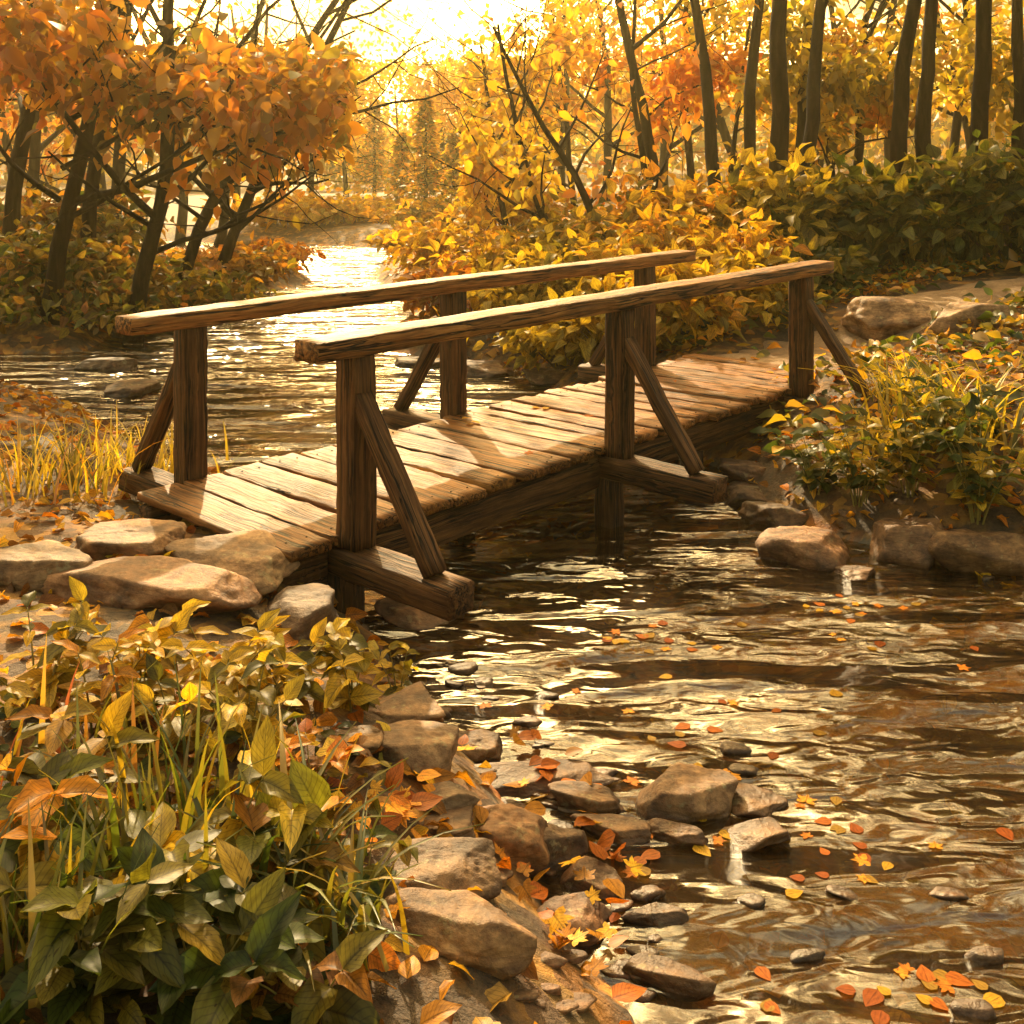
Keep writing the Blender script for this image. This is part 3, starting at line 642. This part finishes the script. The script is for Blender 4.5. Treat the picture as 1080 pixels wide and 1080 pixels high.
def tree(x, y, h, r, label, pals, seed, lean=(0,0), nleaf=3500, lsize=.2, clump=.33, first=.3, tmpl=LEAF_MID, group=None, name='autumn_tree', kids=(3,5), maxl=2, extra=None, z=None, up=.15):
    rng = rng_(seed); zb = (gz(x,y) if z is None else z)-.05
    root = empty(name, (x,y,zb), label, 'tree', group)
    tr = MB(); an = []
    grow(rng, tr, an, (0,0,0), (lean[0],lean[1],1), h, r, 0, maxl, first=first, kids=kids, up=up)
    if extra:
        for (hz0, ex, ey, ez_, L_e) in extra:
            k = hz0/h; grow(rng, tr, an, (lean[0]*hz0,lean[1]*hz0,hz0), (ex,ey,ez_), L_e, r*.35, 1, maxl, first=first, kids=(4,6))
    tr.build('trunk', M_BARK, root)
    an = np.array(an)
    if nleaf:
        pr = np.where(an[:,2]+zb < H+.13*y, 5., 1.); idx = rng.choice(len(an),nleaf,p=pr/pr.sum()); ck = pick(rng, pals, len(an))
        pos = an[idx]+rng.normal(size=(nleaf,3))*[clump,clump,clump*.75]
        outw = unit(pos-an[idx]+rng.normal(size=(nleaf,3))*.15); al = unit(outw*.7+rng.normal(size=(nleaf,3))*.5+np.array([0,0,-.35]))
        nr = unit(rng.normal(size=(nleaf,3))*.55+np.array([0,-.25,.8]))
        col = ck[idx]*.5+pick(rng, pals, nleaf)*.5; kp = cut_for_light(pos+[x,y,zb], rng); sz = lsize*rng.uniform(.6,1.25,nleaf)
        cm = MB(); scatter(cm, tmpl, pos[kp], al[kp], nr[kp], sz[kp], col[kp]); cm.build('crown', M_CROWN, root)
    return root
def X_at(px, Y): return (px-540)*Y/F
# left bank
LT = [
 (96,16.0,9.5,.17,'straight dark trunk standing leftmost of the trunks on the left bank',('rust','olive','orange'),(.02,0)),
 (140,14.6,9,.16,'dark tree leaning right over the left bank with orange leaves',('orange','amber','olive'),(.22,-.02)),
 (178,17.2,8.5,.15,'forked tree with olive and orange leaves leaning to the stream',('orange','olive','olive'),(.34,0)),
 (215,18.6,7.5,.15,'low spreading tree nearest the water on the left bank',('amber','orange','olive'),(.42,-.1)),
 (52,14.0,9,.16,'rust-leaved tree at the left edge of the left bank',('rust','olive','orange'),(.08,0)),
 (8,16.5,9.5,.19,'thick tree at the far left edge of the picture',('rust','olive'),(.05,0)),
 (118,21.5,10,.2,'tall tree in the second row behind the left bank trunks',('orange','olive','rust'),(.0,0)),
 (30,24,10,.2,'second row tree at the far left with rusty crown',('rust','amber'),(.05,0)),
 (228,25.5,8,.17,'amber tree behind the low spreading tree on the left bank',('amber','yellow'),(.1,0)),
]
for k, (px,Y,h,r,lb,pl_,ln) in enumerate(LT):
    ex = None
    if k in (1,2,3,4): ex = [(1.3,1,-.3,.45,2.6),(2.0,1,.1,.5,2.6),(1.6,-.5,-.8,.5,2.0),(2.6,.9,-.4,.3,2.2)]
    tree(X_at(px,Y), Y, h, r*.72, lb, pl_, 100+k, ln, 4700 if k<5 else 4600, .25, .42, .16, group='trees on the left bank', extra=ex)
# right bank: tall dark trunks
RT = [
 (700,19.5,10,.15,(-.16,0),'thin slanting trunk leftmost of the tall trunks on the right bank'),
 (758,17.5,10,.16,(-.15,0),'slanting trunk second from the left among the tall right bank trunks'),
 (795,18.5,10,.16,(-.17,0),'slanting dark trunk just left of the thickest right bank trunk'),
 (826,15.5,10.5,.20,(-.12,0),'thickest dark trunk in the middle of the right bank trunks'),
 (842,19,10,.15,(-.05,0),'upright trunk just right of the thickest right bank trunk'),
 (846,16.5,10,.17,(.10,0),'trunk leaning right that crosses behind the thickest one'),
 (948,16.5,10,.19,(-.06,0),'dark trunk above the green bushes on the right bank'),
 (974,18,10.5,.19,(-.03,0),'straight trunk close right of the one above the green bushes'),
 (905,22,10,.14,(-.05,0),'thin distant trunk between the two pairs of right bank trunks'),
 (1030,16,10,.2,(.03,0),'tall trunk near the right edge of the picture'),
 (1075,19,10,.18,(-.02,0),'last tall trunk at the right edge of the picture'),
 (735,24,10,.14,(-.05,0),'thin trunk far back behind the slanting right bank trunks'),
 (875,27,10,.15,(.02,0),'faint trunk deep in the right bank wood'),
 (1000,25,10,.16,(.04,0),'thin trunk deep in the wood at the right'),
]
for k, (px,Y,h,r,ln,lb) in enumerate(RT):
    tree(X_at(px,Y), Y, h, r*.72, lb, ('orange','amber') if k%3 else ('amber','yellow'), 200+k, ln, 4200, .26, .42, .34, group='tall trees on the right bank')
# right bank: low golden trees by the water
RU = [
 (590,17.5,4.2,.07,'low golden tree at the water behind the middle of the handrails',('amber','yellow'),(-.25,0)),
 (650,15.8,4.0,.07,'low orange tree with bare dark limbs behind the far handrail',('orange','amber'),(-.35,0)),
 (545,23,4.6,.08,'golden tree reaching over the stream from the right bank',('yellow','amber'),(-.3,0)),
 (690,21,5.0,.08,'bushy orange tree below the slanting right bank trunks',('orange','amber'),(-.1,0)),
 (610,26,5.2,.09,'yellow tree behind the low golden tree on the right bank',('yellow','amber'),(-.1,0)),
 (760,22,4.2,.07,'amber understorey tree between the right bank trunks',('amber','yellow'),(.1,0)),
 (885,20,4.0,.07,'yellow understorey tree behind the green bushes',('yellow','olive'),(0,0)),
]
for k, (px,Y,h,r,lb,pl_,ln) in enumerate(RU):
    tree(X_at(px,Y), Y, h, r, lb, pl_, 300+k, ln, 3600, .22, .26, .12, group='low trees on the right bank', kids=(4,6))

# firs and round trees in the mist
def fir(x, y, h, label, seed, pals=('amber','olive')):
    rng = rng_(seed); z = gz(x,y)-.05; root = empty('fir_tree', (x,y,z), label, 'tree', 'misty firs up the stream')
    tm = MB(); tube(tm, [(0,0,0),(0,0,h*.5),(0,0,h)], [h*.022,h*.014,h*.003], 6)
    cm = MB(); P=[];A=[]
    n = int(h*5)
    for k in range(n):
        t = .1+.88*k/n; rr = h*.24*(1-t)**.85*rng.uniform(.7,1.2); a0 = rng.uniform(0,6.28)
        for q in range(7):
            a = a0+q*.9+rng.normal()*.15; d = np.array([math.cos(a),math.sin(a),-.22])
            tube(tm, [(0,0,h*t), np.array([0,0,h*t])+d*rr], [.012,.004], 3)
            for s in np.linspace(.2,1,7): P.append(np.array([0,0,h*t])+d*rr*s+rng.normal(size=3)*.05); A.append(d+rng.normal(size=3)*.5)
    P = np.array(P); A = np.array(A); m = len(P)
    scatter(cm, LEAF_LOW, P, A, unit(rng.normal(size=(m,3))*.5+[0,0,1]), rng.uniform(.14,.32,m), pick(rng,pals,m))
    tm.build('trunk', M_BARK, root); cm.build('crown', M_CROWN, root)
fir(X_at(449,37),37,4.6,'tallest misty fir in the gap up the stream',401)
fir(X_at(424,41),41,3.4,'small pale fir left of the tallest misty fir',402)
fir(X_at(478,40),40,3.4,'young fir just right of the tallest misty fir',403)
fir(X_at(520,46),46,5.5,'misty fir at the right side of the gap',404)
fir(X_at(395,58),58,5.5,'far pale fir in the middle of the sky gap',405)
# a rounded tree and a belt of far trees, each with trunk and crown
FT = [(503,33,3.0,'small round amber tree on the right shore up the stream',('amber','olive')),
      (330,44,7,'hazy golden tree above the left bend of the stream',('amber','yellow')),
      (285,40,8,'hazy orange tree behind the left bank bend',('orange','amber')),
      (250,47,9,'hazy tree further back behind the left bank bend',('amber','rust')),
      (365,62,7,'pale yellow tree far up the stream, left of the gap',('yellow','amber')),
      (420,72,7.5,'palest far tree closing the gap in the wood',('yellow','amber')),
      (468,60,7.5,'pale round tree behind the tallest misty fir',('yellow','amber')),
      (510,58,9,'hazy tree on the right side of the gap',('yellow','amber')),
      (550,50,9.5,'hazy golden tree behind the right bank trees',('yellow','amber')),
      (592,44,9,'hazy amber tree deep behind the low golden trees',('amber','orange')),
      (640,40,9.5,'amber tree deep in the right wood',('amber','yellow')),
      (700,36,9,'orange tree deep behind the slanting trunks',('orange','amber')),
      (190,36,9.5,'rusty tree deep in the left wood',('rust','orange')),
      (110,34,9.5,'orange tree deep in the left wood',('orange','rust')),
      (20,36,10,'olive tree deep in the left wood at the edge',('olive','rust')),
      (780,33,9,'amber tree deep in the right wood behind the thickest trunk',('amber','orange')),
      (860,35,9,'golden tree deep in the wood right of the thickest trunk',('amber','yellow')),
      (940,32,9,'orange tree deep in the wood above the green bushes',('orange','amber')),
      (1030,33,9,'amber tree deep in the wood at the right edge',('amber','orange'))]
for k, (px,Y,h,lb,pl_) in enumerate(FT):
    tree(X_at(px,Y), Y, h, .03*h**.8, lb, pl_, 500+k, (0,0), 2600, .30 if Y<50 else .4, .6 if h>4 else .3, .15, tmpl=LEAF_LOW, group='trees in the background')
# the wood closing the view reads as one mass
rng = rng_(700); P=[]
for k in range(150):
    a = rng.uniform(-1.1,1.1); Y = rng.uniform(75,120); x = math.tan(a)*Y*.9; h = rng.uniform(7,12)*(1 if abs(a+.12)>.09 else .55); zb = gz(x,Y)
    m = 420; q = rng.normal(size=(m,3))*[2.2,2.2,h*.25]+[x,Y,zb+h*.5]; P.append(q)
P = np.concatenate(P); m = len(P); mb = MB()
scatter(mb, LEAF_LOW, P, rng.normal(size=(m,3)), rng.normal(size=(m,3))+[0,0,.6], rng.uniform(.6,1.2,m), pick(rng,('amber','yellow','olive'),m))
tag(mb.build('far_wood', M_CROWN), 'pale golden wood closing the view far up the stream', 'wood', kind='stuff')

# ------------------------------------------------------------------ bushes and plants
def bush(px, Y, wid, hgt, label, pals, seed, n=900, lsize=.13, tmpl=LEAF_MID, name='bush', group=None, cat='bush', flat=.5, x=None, zoff=0):
    rng = rng_(seed); x = X_at(px,Y) if x is None else x; z = gz(x,Y)
    root = empty(name, (x,Y,z+zoff), label, cat, group); sm_ = MB(); tips = []
    for k in range(int(10+wid*8)):
        a = rng.uniform(0,6.28); rr = math.sqrt(rng.uniform())*wid/2; e = np.array([math.cos(a)*rr, math.sin(a)*rr*.8, hgt*(1-(rr/(wid/2))**2*.55)*rng.uniform(.7,1.0)])
        b = e*[.25,.25,0]; b[2] = -.05; mid = (b+e)/2+rng.normal(size=3)*.04; mid[2] += hgt*.1
        tube(sm_, [b,mid,e], [.012,.008,.003], 4, (.10,.06,.02)); tips += [e, (mid+e)/2, mid]
    sm_.build('stem', M_STEM, root)
    tips = np.array(tips); id_ = rng.integers(0,len(tips),n); ck = pick(rng,pals,len(tips))
    pos = tips[id_]+rng.normal(size=(n,3))*[wid*.09+.03,wid*.09+.03,hgt*.10]; pos[:,2] = np.maximum(pos[:,2], .01)
    al = unit(unit(pos-tips[id_])*.8+rng.normal(size=(n,3))*.4+[0,0,-.1]); nr = unit(rng.normal(size=(n,3))*flat+[0,-.25,1])
    cm = MB(); scatter(cm, tmpl, pos, al, nr, lsize*rng.uniform(.55,1.25,n), ck[id_]*.6+pick(rng,pals,n)*.4); cm.build('foliage', M_LEAF if lsize*F/Y>11 else M_CROWN, root)
    return root
BU = [ # px, Y, width, height, label, palette, leaves, leaf size
 (560,13.2,1.5,.9,'yellow bush on the right far bank seen between post and deck',('yellow','yellow','olive'),825,0.182),
 (475,14.2,1.3,.6,'orange-brown bush at the tip of the right far bank',('amber','rust'),675,0.182),
 (625,12.9,1.6,1.0,'yellow-green bush behind the middle front post',('yellow','yellow','olive'),825,0.182),
 (700,12.5,1.6,1.05,'bright yellow bush behind the far back post',('yellow','amber'),900,0.182),
 (765,12.2,1.5,1.0,'yellow bush between the handrails and the path',('yellow','amber'),825,0.182),
 (600,11.5,1.1,.70,'yellow bush hard against the back edge of the deck, left of the far back post',('yellow','yellow','olive'),620,.17),
 (655,11.0,1.2,.80,'yellow bush with broad leaves right behind the deck at the far back post',('yellow','yellow','olive'),700,.18),
 (725,10.9,1.2,.80,'golden bush right of the far back post beside the deck',('yellow','amber','yellow'),700,.18),
 (790,11.3,1.1,.65,'yellow bush at the corner where the deck meets the path',('yellow','yellow','olive'),600,.17),
 (520,16.5,1.6,.9,'golden bush at the waterline up the right bank',('amber','yellow'),750,0.196),
 (480,19.5,1.8,1.0,'amber bush further up the right bank waterline',('amber','yellow'),750,0.210),
 (600,16.0,2.0,1.1,'olive and gold bush under the low golden tree',('olive','yellow'),900,0.196),
 (690,15.0,2.0,1.2,'dull gold bush just above the far handrail',('olive','amber'),975,0.210),
 (765,14.3,1.9,1.45,'golden-leaved bush in front of the slanting trunks',('yellow','amber'),1050,0.238),
 (825,13.6,1.6,1.5,'big-leaved pale yellow bush above the end of the far handrail',('yellow','yellow','olive'),975,0.252),
 (870,13.8,1.9,1.25,'olive bush right of the big-leaved pale yellow one',('olive','green'),1050,0.238),
 (935,13.6,1.8,1.15,'dark green bush behind the pale slab by the path',('green','olive'),1125,0.238),
 (1000,13.2,1.8,1.3,'deep green broad-leaved bush at the right edge',('green','olive'),1125,0.252),
 (1065,12.8,1.6,1.3,'olive green bush beyond the right edge of the slab',('green','olive'),900,0.238),
 (860,12.3,1.0,.55,'low dark green bush where the path starts',('green','olive'),525,0.182),
 (120,15.6,2.3,.95,'rust-brown bush at the foot of the left bank trunks',('brown','olive','green'),1125,0.210),
 (40,15.2,2.0,1.1,'dark rusty bush at the left edge of the left bank',('brown','olive','green'),975,0.210),
 (190,17.0,2.4,.9,'brown bush on the left bank nearest the handrail end',('brown','olive','green'),1125,0.210),
 (240,20.5,2.2,.6,'brown-gold bush at the tip of the left bank',('brown','amber','olive'),975,0.224),
 (285,23.0,1.8,.4,'low amber bush at the very end of the left point',('amber','rust'),750,0.224),
 (70,14.2,2.6,.55,'low dark bush at the water edge of the left bank',('brown','olive','green'),900,.17),
 (95,18.5,2.8,1.5,'olive bush in shade among the left bank trunks',('green','brown','olive'),1125,0.238),
 (20,17.5,2.6,1.6,'shady bush behind the rusty one at the left edge',('green','brown','olive'),975,0.238),
 (432,29.0,1.6,.6,'hazy amber bush where the stream bends',('amber','yellow'),600,0.308),
 (540,28.0,3.2,1.6,'hazy golden bush under the tree reaching over the stream',('amber','yellow'),900,0.308),
 (470,35.0,3.5,1.0,'hazy bush at the feet of the misty firs',('amber','olive'),675,0.350),
 (300,39,4.5,1.2,'pale bush along the far shore left of the firs',('amber','yellow'),675,0.392),
 (375,40,4.5,1.0,'pale bush on the far shore below the sky gap',('amber','yellow'),675,0.392),
]
for k, (px,Y,wi,he,lb,pl_,n,ls) in enumerate(BU): bush(px,Y,wi,he,lb,pl_,800+k,n,ls)

def leafy(px, py, hgt, label, pals, seed, stems=6, L=.13, spread=.28, tmpl=LEAF_FINE, pairs=4, stemcol=(.22,.17,.03), name='leafy_plant', lean=(0,0), start=.3):
    rng = rng_(seed); p = at(px,py); root = empty(name, p, label, 'plant'); S = MB(); Fm = MB(); P=[];A=[];Nn=[];SC=[]
    for k in range(stems):
        a = rng.uniform(0,6.28); sp = spread*rng.uniform(.3,1); hh = hgt*rng.uniform(.6,1.05)
        e = np.array([math.cos(a)*sp+lean[0]*hh, math.sin(a)*sp+lean[1]*hh, hh]); b = np.array([e[0]*.12,e[1]*.12,-.03]); c = (b+e)/2+np.array([-e[0]*.18,-e[1]*.18,hh*.16])
        t = np.linspace(0,1,9)[:,None]; pts = (1-t)**2*b+2*t*(1-t)*c+t*t*e
        tube(S, pts, np.linspace(.0055,.002,9)*(hgt/.4)**.4, 5, stemcol)
        ph = rng.uniform(0,3.14)
        for q in range(pairs):
            tq = start+(.96-start)*q/max(pairs-1,1); pos = np.array([np.interp(tq*8,np.arange(9),pts[:,x]) for x in range(3)])
            for s in (0,1):
                an_ = ph+q*1.45+s*3.14+rng.normal()*.25; d = np.array([math.cos(an_),math.sin(an_),rng.uniform(-.15,.35)])
                P.append(pos); A.append(d); Nn.append(np.array([0,-.15,1])+rng.normal(size=3)*.22); SC.append(L*rng.uniform(.7,1.15)*(1.08-.35*tq))
        P.append(pts[-1]); A.append(unit(pts[-1]-pts[-2])*.5+np.array([rng.normal()*.5,rng.normal()*.5-.2,.1])); Nn.append(np.array([0,-.3,1])+rng.normal(size=3)*.2); SC.append(L*.75)
    n = len(P); scatter(Fm, tmpl, np.array(P), np.array(A), np.array(Nn), np.array(SC), pick(rng,pals,n)); S.build('stem', M_STEM, root); Fm.build('foliage', M_LEAF, root); return root
def tuft(px, py, hgt, label, pals, seed, n=40, spread=.12, wid=.008, name='grass_tuft', bend=.6, lean=(0,0)):
    rng = rng_(seed); p = at(px,py); mb = MB()
    for k in range(n):
        a = rng.uniform(0,6.28); L = hgt*rng.uniform(.5,1.1); b = np.array([rng.normal()*spread*.5, rng.normal()*spread*.5, -.02]); d = np.array([math.cos(a),math.sin(a),0])
        d = d+np.array([lean[0],lean[1],0]); bd = bend*rng.uniform(.3,1.2); t = np.linspace(0,1,7)
        pts = b+np.outer(t*L*.35*bd+t**2.4*L*.55*bd, d)+np.outer(t*L*(1-.28*bd*t**2), [0,0,1]); sd = unit(np.cross(d,[0,0,1])); w_ = wid*(1-t**1.6)*rng.uniform(.7,1.3)+.0006
        v = np.stack([pts-sd*w_[:,None], pts+[0,0,-.25*wid], pts+sd*w_[:,None]],1).reshape(-1,3)
        i = np.arange(6)[:,None]*3; j = np.arange(2)[None]; q = np.stack([i+j,i+j+1,i+j+4,i+j+3],-1).reshape(-1,4)
        mb.add(v, q, None, pick(rng,pals,1)[0])
    o = mb.build(name, M_BLADE, None, p); tag(o, label, 'grass'); return o

LP = [ # px, py of base, height, label, palette, stems, leaf length, spread, pairs
 (150,742,.29,'tall yellow-leaved plant in front of the flat slabs at the left',('yellow','olive'),5,.12,.18,4),
 (235,738,.26,'bright yellow plant in the middle of the row before the bridge end',('yellow',),6,.13,.22,4),
 (300,740,.22,'yellow-green plant below the dark block of stone',('yellow','olive'),6,.13,.20,3),
 (372,748,.22,'yellow plant with heart-shaped leaves under the bridge corner',('yellow','olive'),5,.12,.16,3),
 (420,740,.20,'small yellow-green sprig closest to the first pile of the bridge',('olive','yellow'),4,.09,.12,3),
 (185,790,.26,'olive plant behind the large veined leaves',('olive','yellow'),6,.12,.20,3),
 (262,790,.24,'olive-gold plant above the orange leaf litter',('olive','yellow'),6,.12,.20,3),
 (100,775,.28,'gold plant at the left among reddish blades',('amber','yellow'),5,.12,.20,4),
 (40,750,.30,'gold-green plant at the far left before the slabs',('olive','yellow'),6,.12,.22,4),
 (330,838,.14,'low plant with orange-tinged leaves amid the litter',('amber','orange'),4,.09,.14,2),
 (222,960,.28,'plant with the largest golden veined leaves in the foreground',('yellow','olive'),4,.18,.20,3),
 (150,1000,.22,'green large-leaved plant at the lower left',('olive','green','yellow'),5,.19,.20,3),
 (300,1000,.22,'olive large-leaved plant near the bottom left of centre',('olive','green','amber'),5,.18,.18,3),
 (90,1060,.28,'dark green plant in the bottom left corner',('green','olive'),6,.19,.20,3),
 (210,1070,.20,'dark green plant at the bottom beneath the veined leaves',('green','olive'),6,.18,.18,3),
 (330,1075,.18,'dull green plant at the bottom beside the pale boulder',('green','olive','brown'),5,.13,.16,3),
 (30,960,.30,'green leafy plant at the left edge of the foreground',('green','olive','amber'),6,.19,.20,3),
 (60,880,.30,'olive leafy plant at the left edge below the gold one',('olive','amber'),6,.16,.22,3),
 (385,940,.12,'low green plant beside the shingle stones',('olive','green'),4,.10,.12,2),
 (905,530,.50,'yellow-green leafy plant hanging over the right bank stones',('olive','green','yellow'),10,.14,.30,4),
 (960,520,.62,'gold-tipped leafy plant left of the right bank boulder',('yellow','olive','green'),11,.14,.30,5),
 (860,520,.34,'dark green leafy plant in shade under the far brace foot',('green','green','olive'),9,.13,.26,3),
 (1030,550,.60,'green leafy plant at the right edge above the boulders',('green','olive','yellow'),11,.15,.30,4),
 (1000,490,.50,'olive leafy plant behind the gold-tipped one on the right bank',('olive','green'),10,.15,.32,4),
]
for k, (px,py,he,lb,pl_,st,L,sp,pr) in enumerate(LP): leafy(px,py,he,lb,pl_,1000+k,st,L,sp,pairs=pr,tmpl=LEAF_FINE if k%3 else LEAF_WIDE)
GT = [ # px,py,height,label,palette,n,spread,wid,bend
 (118,830,.40,'reddish gold grass tuft at the left of the foreground',('brown','orange','olive'),12,.22,.009,.45),
 (60,820,.40,'rusty grass tuft at the left edge',('rust','brown','olive'),10,.22,.009,.5),
 (200,870,.42,'olive grass tuft behind the largest veined leaves',('olive','green'),26,.22,.008,.5),
 (290,900,.44,'upright grass tuft with broad olive blades in the middle foreground',('olive','yellow'),14,.16,.010,.45),
 (300,960,.42,'green arching grass tuft spilling towards the shingle',('olive','green'),36,.14,.012,1.0),
 (360,985,.34,'dark green grass tuft beside the broad flat stone',('green','olive'),60,.12,.009,1.1),
 (120,935,.46,'dark grass tuft behind the green large-leaved plant',('green','olive'),50,.22,.009,.6),
 (30,1030,.42,'dark green grass tuft in the lower left corner',('green','olive'),50,.22,.009,.6),
 (140,506,.42,'golden grass tuft by the water left of the first back post',('yellow','yellow'),90,.45,.008,.7),
 (85,512,.42,'golden grass tuft on the bank behind the sill end',('yellow','yellow','olive'),90,.45,.008,.7),
 (20,520,.45,'golden grass tuft at the far left by the water',('yellow','amber','olive'),90,.45,.008,.7),
 (970,455,.62,'long yellow-green grass tuft beside the path at the right',('yellow','olive'),80,.25,.012,1.0),
 (1035,465,.60,'long green-gold grass tuft at the right edge by the path',('olive','yellow'),80,.25,.012,1.0),
 (930,470,.34,'short yellow grass tuft behind the far brace foot',('yellow','olive'),60,.2,.010,.9),
 (950,420,.36,'yellow grass tuft at the edge of the path',('yellow','olive'),60,.2,.010,.9),
]
for k, (px,py,he,lb,pl_,n,sp,wd_,bd) in enumerate(GT): tuft(px,py,he,lb,pl_,1100+k,n,sp,wd_,bend=bd)

# low ground cover and leaf litter: nobody could count these
def cover(name, label, cat, n, region, pals, tmpl, size, mat, seed, dmin, dmax, lift=.01, tilt=.3, ylim=None):
    rng = rng_(seed); x = rng.uniform(region[0],region[1],n); y = rng.uniform(region[2],region[3],n); d = shore_d(x,y); k = (d>dmin)&(d<dmax)
    pd = np.min(np.hypot(x[:,None]-cxs[None,::6], y[:,None]-cys[None,::6]),1); k &= (pd>.72)|(rng.uniform(size=len(x))<.06)
    x, y = x[k], y[k]; m = len(x); z = ground(x,y)+lift*rng.uniform(.2,1,m) if np.isscalar(lift) else None
    al = rng.normal(size=(m,3))*[1,1,.15]; nr = unit(rng.normal(size=(m,3))*tilt+[0,0,1])
    mb = MB(); scatter(mb, tmpl, np.stack([x,y,z],1), al, nr, size*rng.uniform(.6,1.3,m), pick(rng,pals,m))
    tag(mb.build(name, mat), label, cat, kind='stuff')
cover('leaf_litter','orange and brown fallen leaves littering the banks','leaf litter',9000,(-4.5,5,1.8,13),('orange','brown','amber'),LEAF_WIDE,.08,M_DRY,1,.03,6,.03,.45)
cover('ground_cover','low dark green leaves covering the near left bank','ground cover',1800,(-2.6,-.4,1.7,3.6),('green','olive','brown'),LEAF_MID,.065,M_LEAF,2,.45,3,.08,.6)
cover('undergrowth','low mixed leaves covering the right bank','ground cover',6500,(1.6,7.5,5.6,16),('green','olive','amber'),LEAF_MID,.13,M_CROWN,3,.2,6,.16,.6)
cover('forest_floor','fallen leaves on the floor of the wood','leaf litter',14000,(-16,16,12,34),('amber','brown','orange'),LEAF_LOW,.2,M_CROWN,4,.1,20,.06,.5)
cover('sunken_leaves','sunken orange and brown leaves on the stream bed','leaf litter',3200,(-3,4.5,1.8,10),('orange','brown','amber'),LEAF_WIDE,.10,M_DRY,5,-6,-.02,.02,.2)

# single fallen leaves one can count
def fallen(n, xr, yr, size, pals, label, group, seed, floating=False, dr=(-9,9)):
    rng = rng_(seed); ms = []
    for q in range(6):
        mb = MB(); scatter(mb, LEAF_MAPLE if q in (0,3) else LEAF_WIDE, np.zeros((1,3)), np.array([[1,0,0.]]), np.array([[0,0,1.]]), [1], pick(rng,pals,1)); ms.append(mb.mesh('fallen_leaf', M_DRY))
    c = 0; tries = 0; cen = [(rng.uniform(*xr), rng.uniform(*yr)) for q in range(10)]
    while c < n and tries < n*40:
        tries += 1; px, py = rng.uniform(*xr), rng.uniform(*yr)
        if floating and tries%4: q = cen[tries%10]; px, py = q[0]+rng.normal()*38, q[1]+rng.normal()*12
        py = min(max(py,600),1078); p = at(px,py); d = float(shore_d(np.array([p[0]]),np.array([p[1]]))[0])
        if not dr[0]<d<dr[1]: continue
        o = bpy.data.objects.new('fallen_leaf', ms[c%6]); C.objects.link(o); s = size*rng.uniform(.7,1.25)
        o.location = (p[0],p[1],.004 if floating else p[2]+.05); o.scale = (s,s,s*(.25 if floating else 1)); o.rotation_euler = (0 if floating else rng.normal()*.35, 0 if floating else rng.normal()*.35, rng.uniform(0,6.28))
        tag(o, label, 'leaf', group); c += 1
fallen(70,(260,450),(790,900),.085,('orange','orange','yellow'),'bright orange leaf fallen between the foreground plants and the shingle','orange leaves on the left bank',21,dr=(.12,3))
fallen(60,(400,660),(780,1060),.075,('orange','amber'),'orange leaf fallen on the shingle or in the wet edge of the stream','leaves on the shingle',22,dr=(-.3,.15))
fallen(120,(480,1070),(640,1070),.06,('orange','amber','rust'),'orange leaf floating on the open stream','leaves floating on the stream',23,True,dr=(-9,-.15))
fallen(12,(90,200),(556,590),.075,('yellow','orange'),'yellow leaf lying on the flat pale stones beside the bridge end','leaves on the flat stones',24,dr=(.1,9))

rng = rng_(61); lm = []
for q in range(4):
    mb = MB(); scatter(mb, LEAF_MAPLE if q == 1 else LEAF_WIDE, np.zeros((1,3)), np.array([[1,0,0.]]), np.array([[0,0,1.]]), [1], pick(rng,('orange','amber'),1)); lm.append(mb.mesh('fallen_leaf', M_DRY))
for q in range(16):
    o = bpy.data.objects.new('fallen_leaf', lm[q%4]); C.objects.link(o); o.location = bp_(rng.uniform(2.3,5.0) if q%3 else rng.uniform(-.2,2), rng.uniform(.15,WD-.1), .009)
    o.scale = (.075,.075,.05); o.rotation_euler = (rng.normal()*.1,rng.normal()*.1,rng.uniform(0,6.28)); tag(o, 'orange leaf lying on the planks of the bridge deck', 'leaf', 'leaves on the bridge deck')
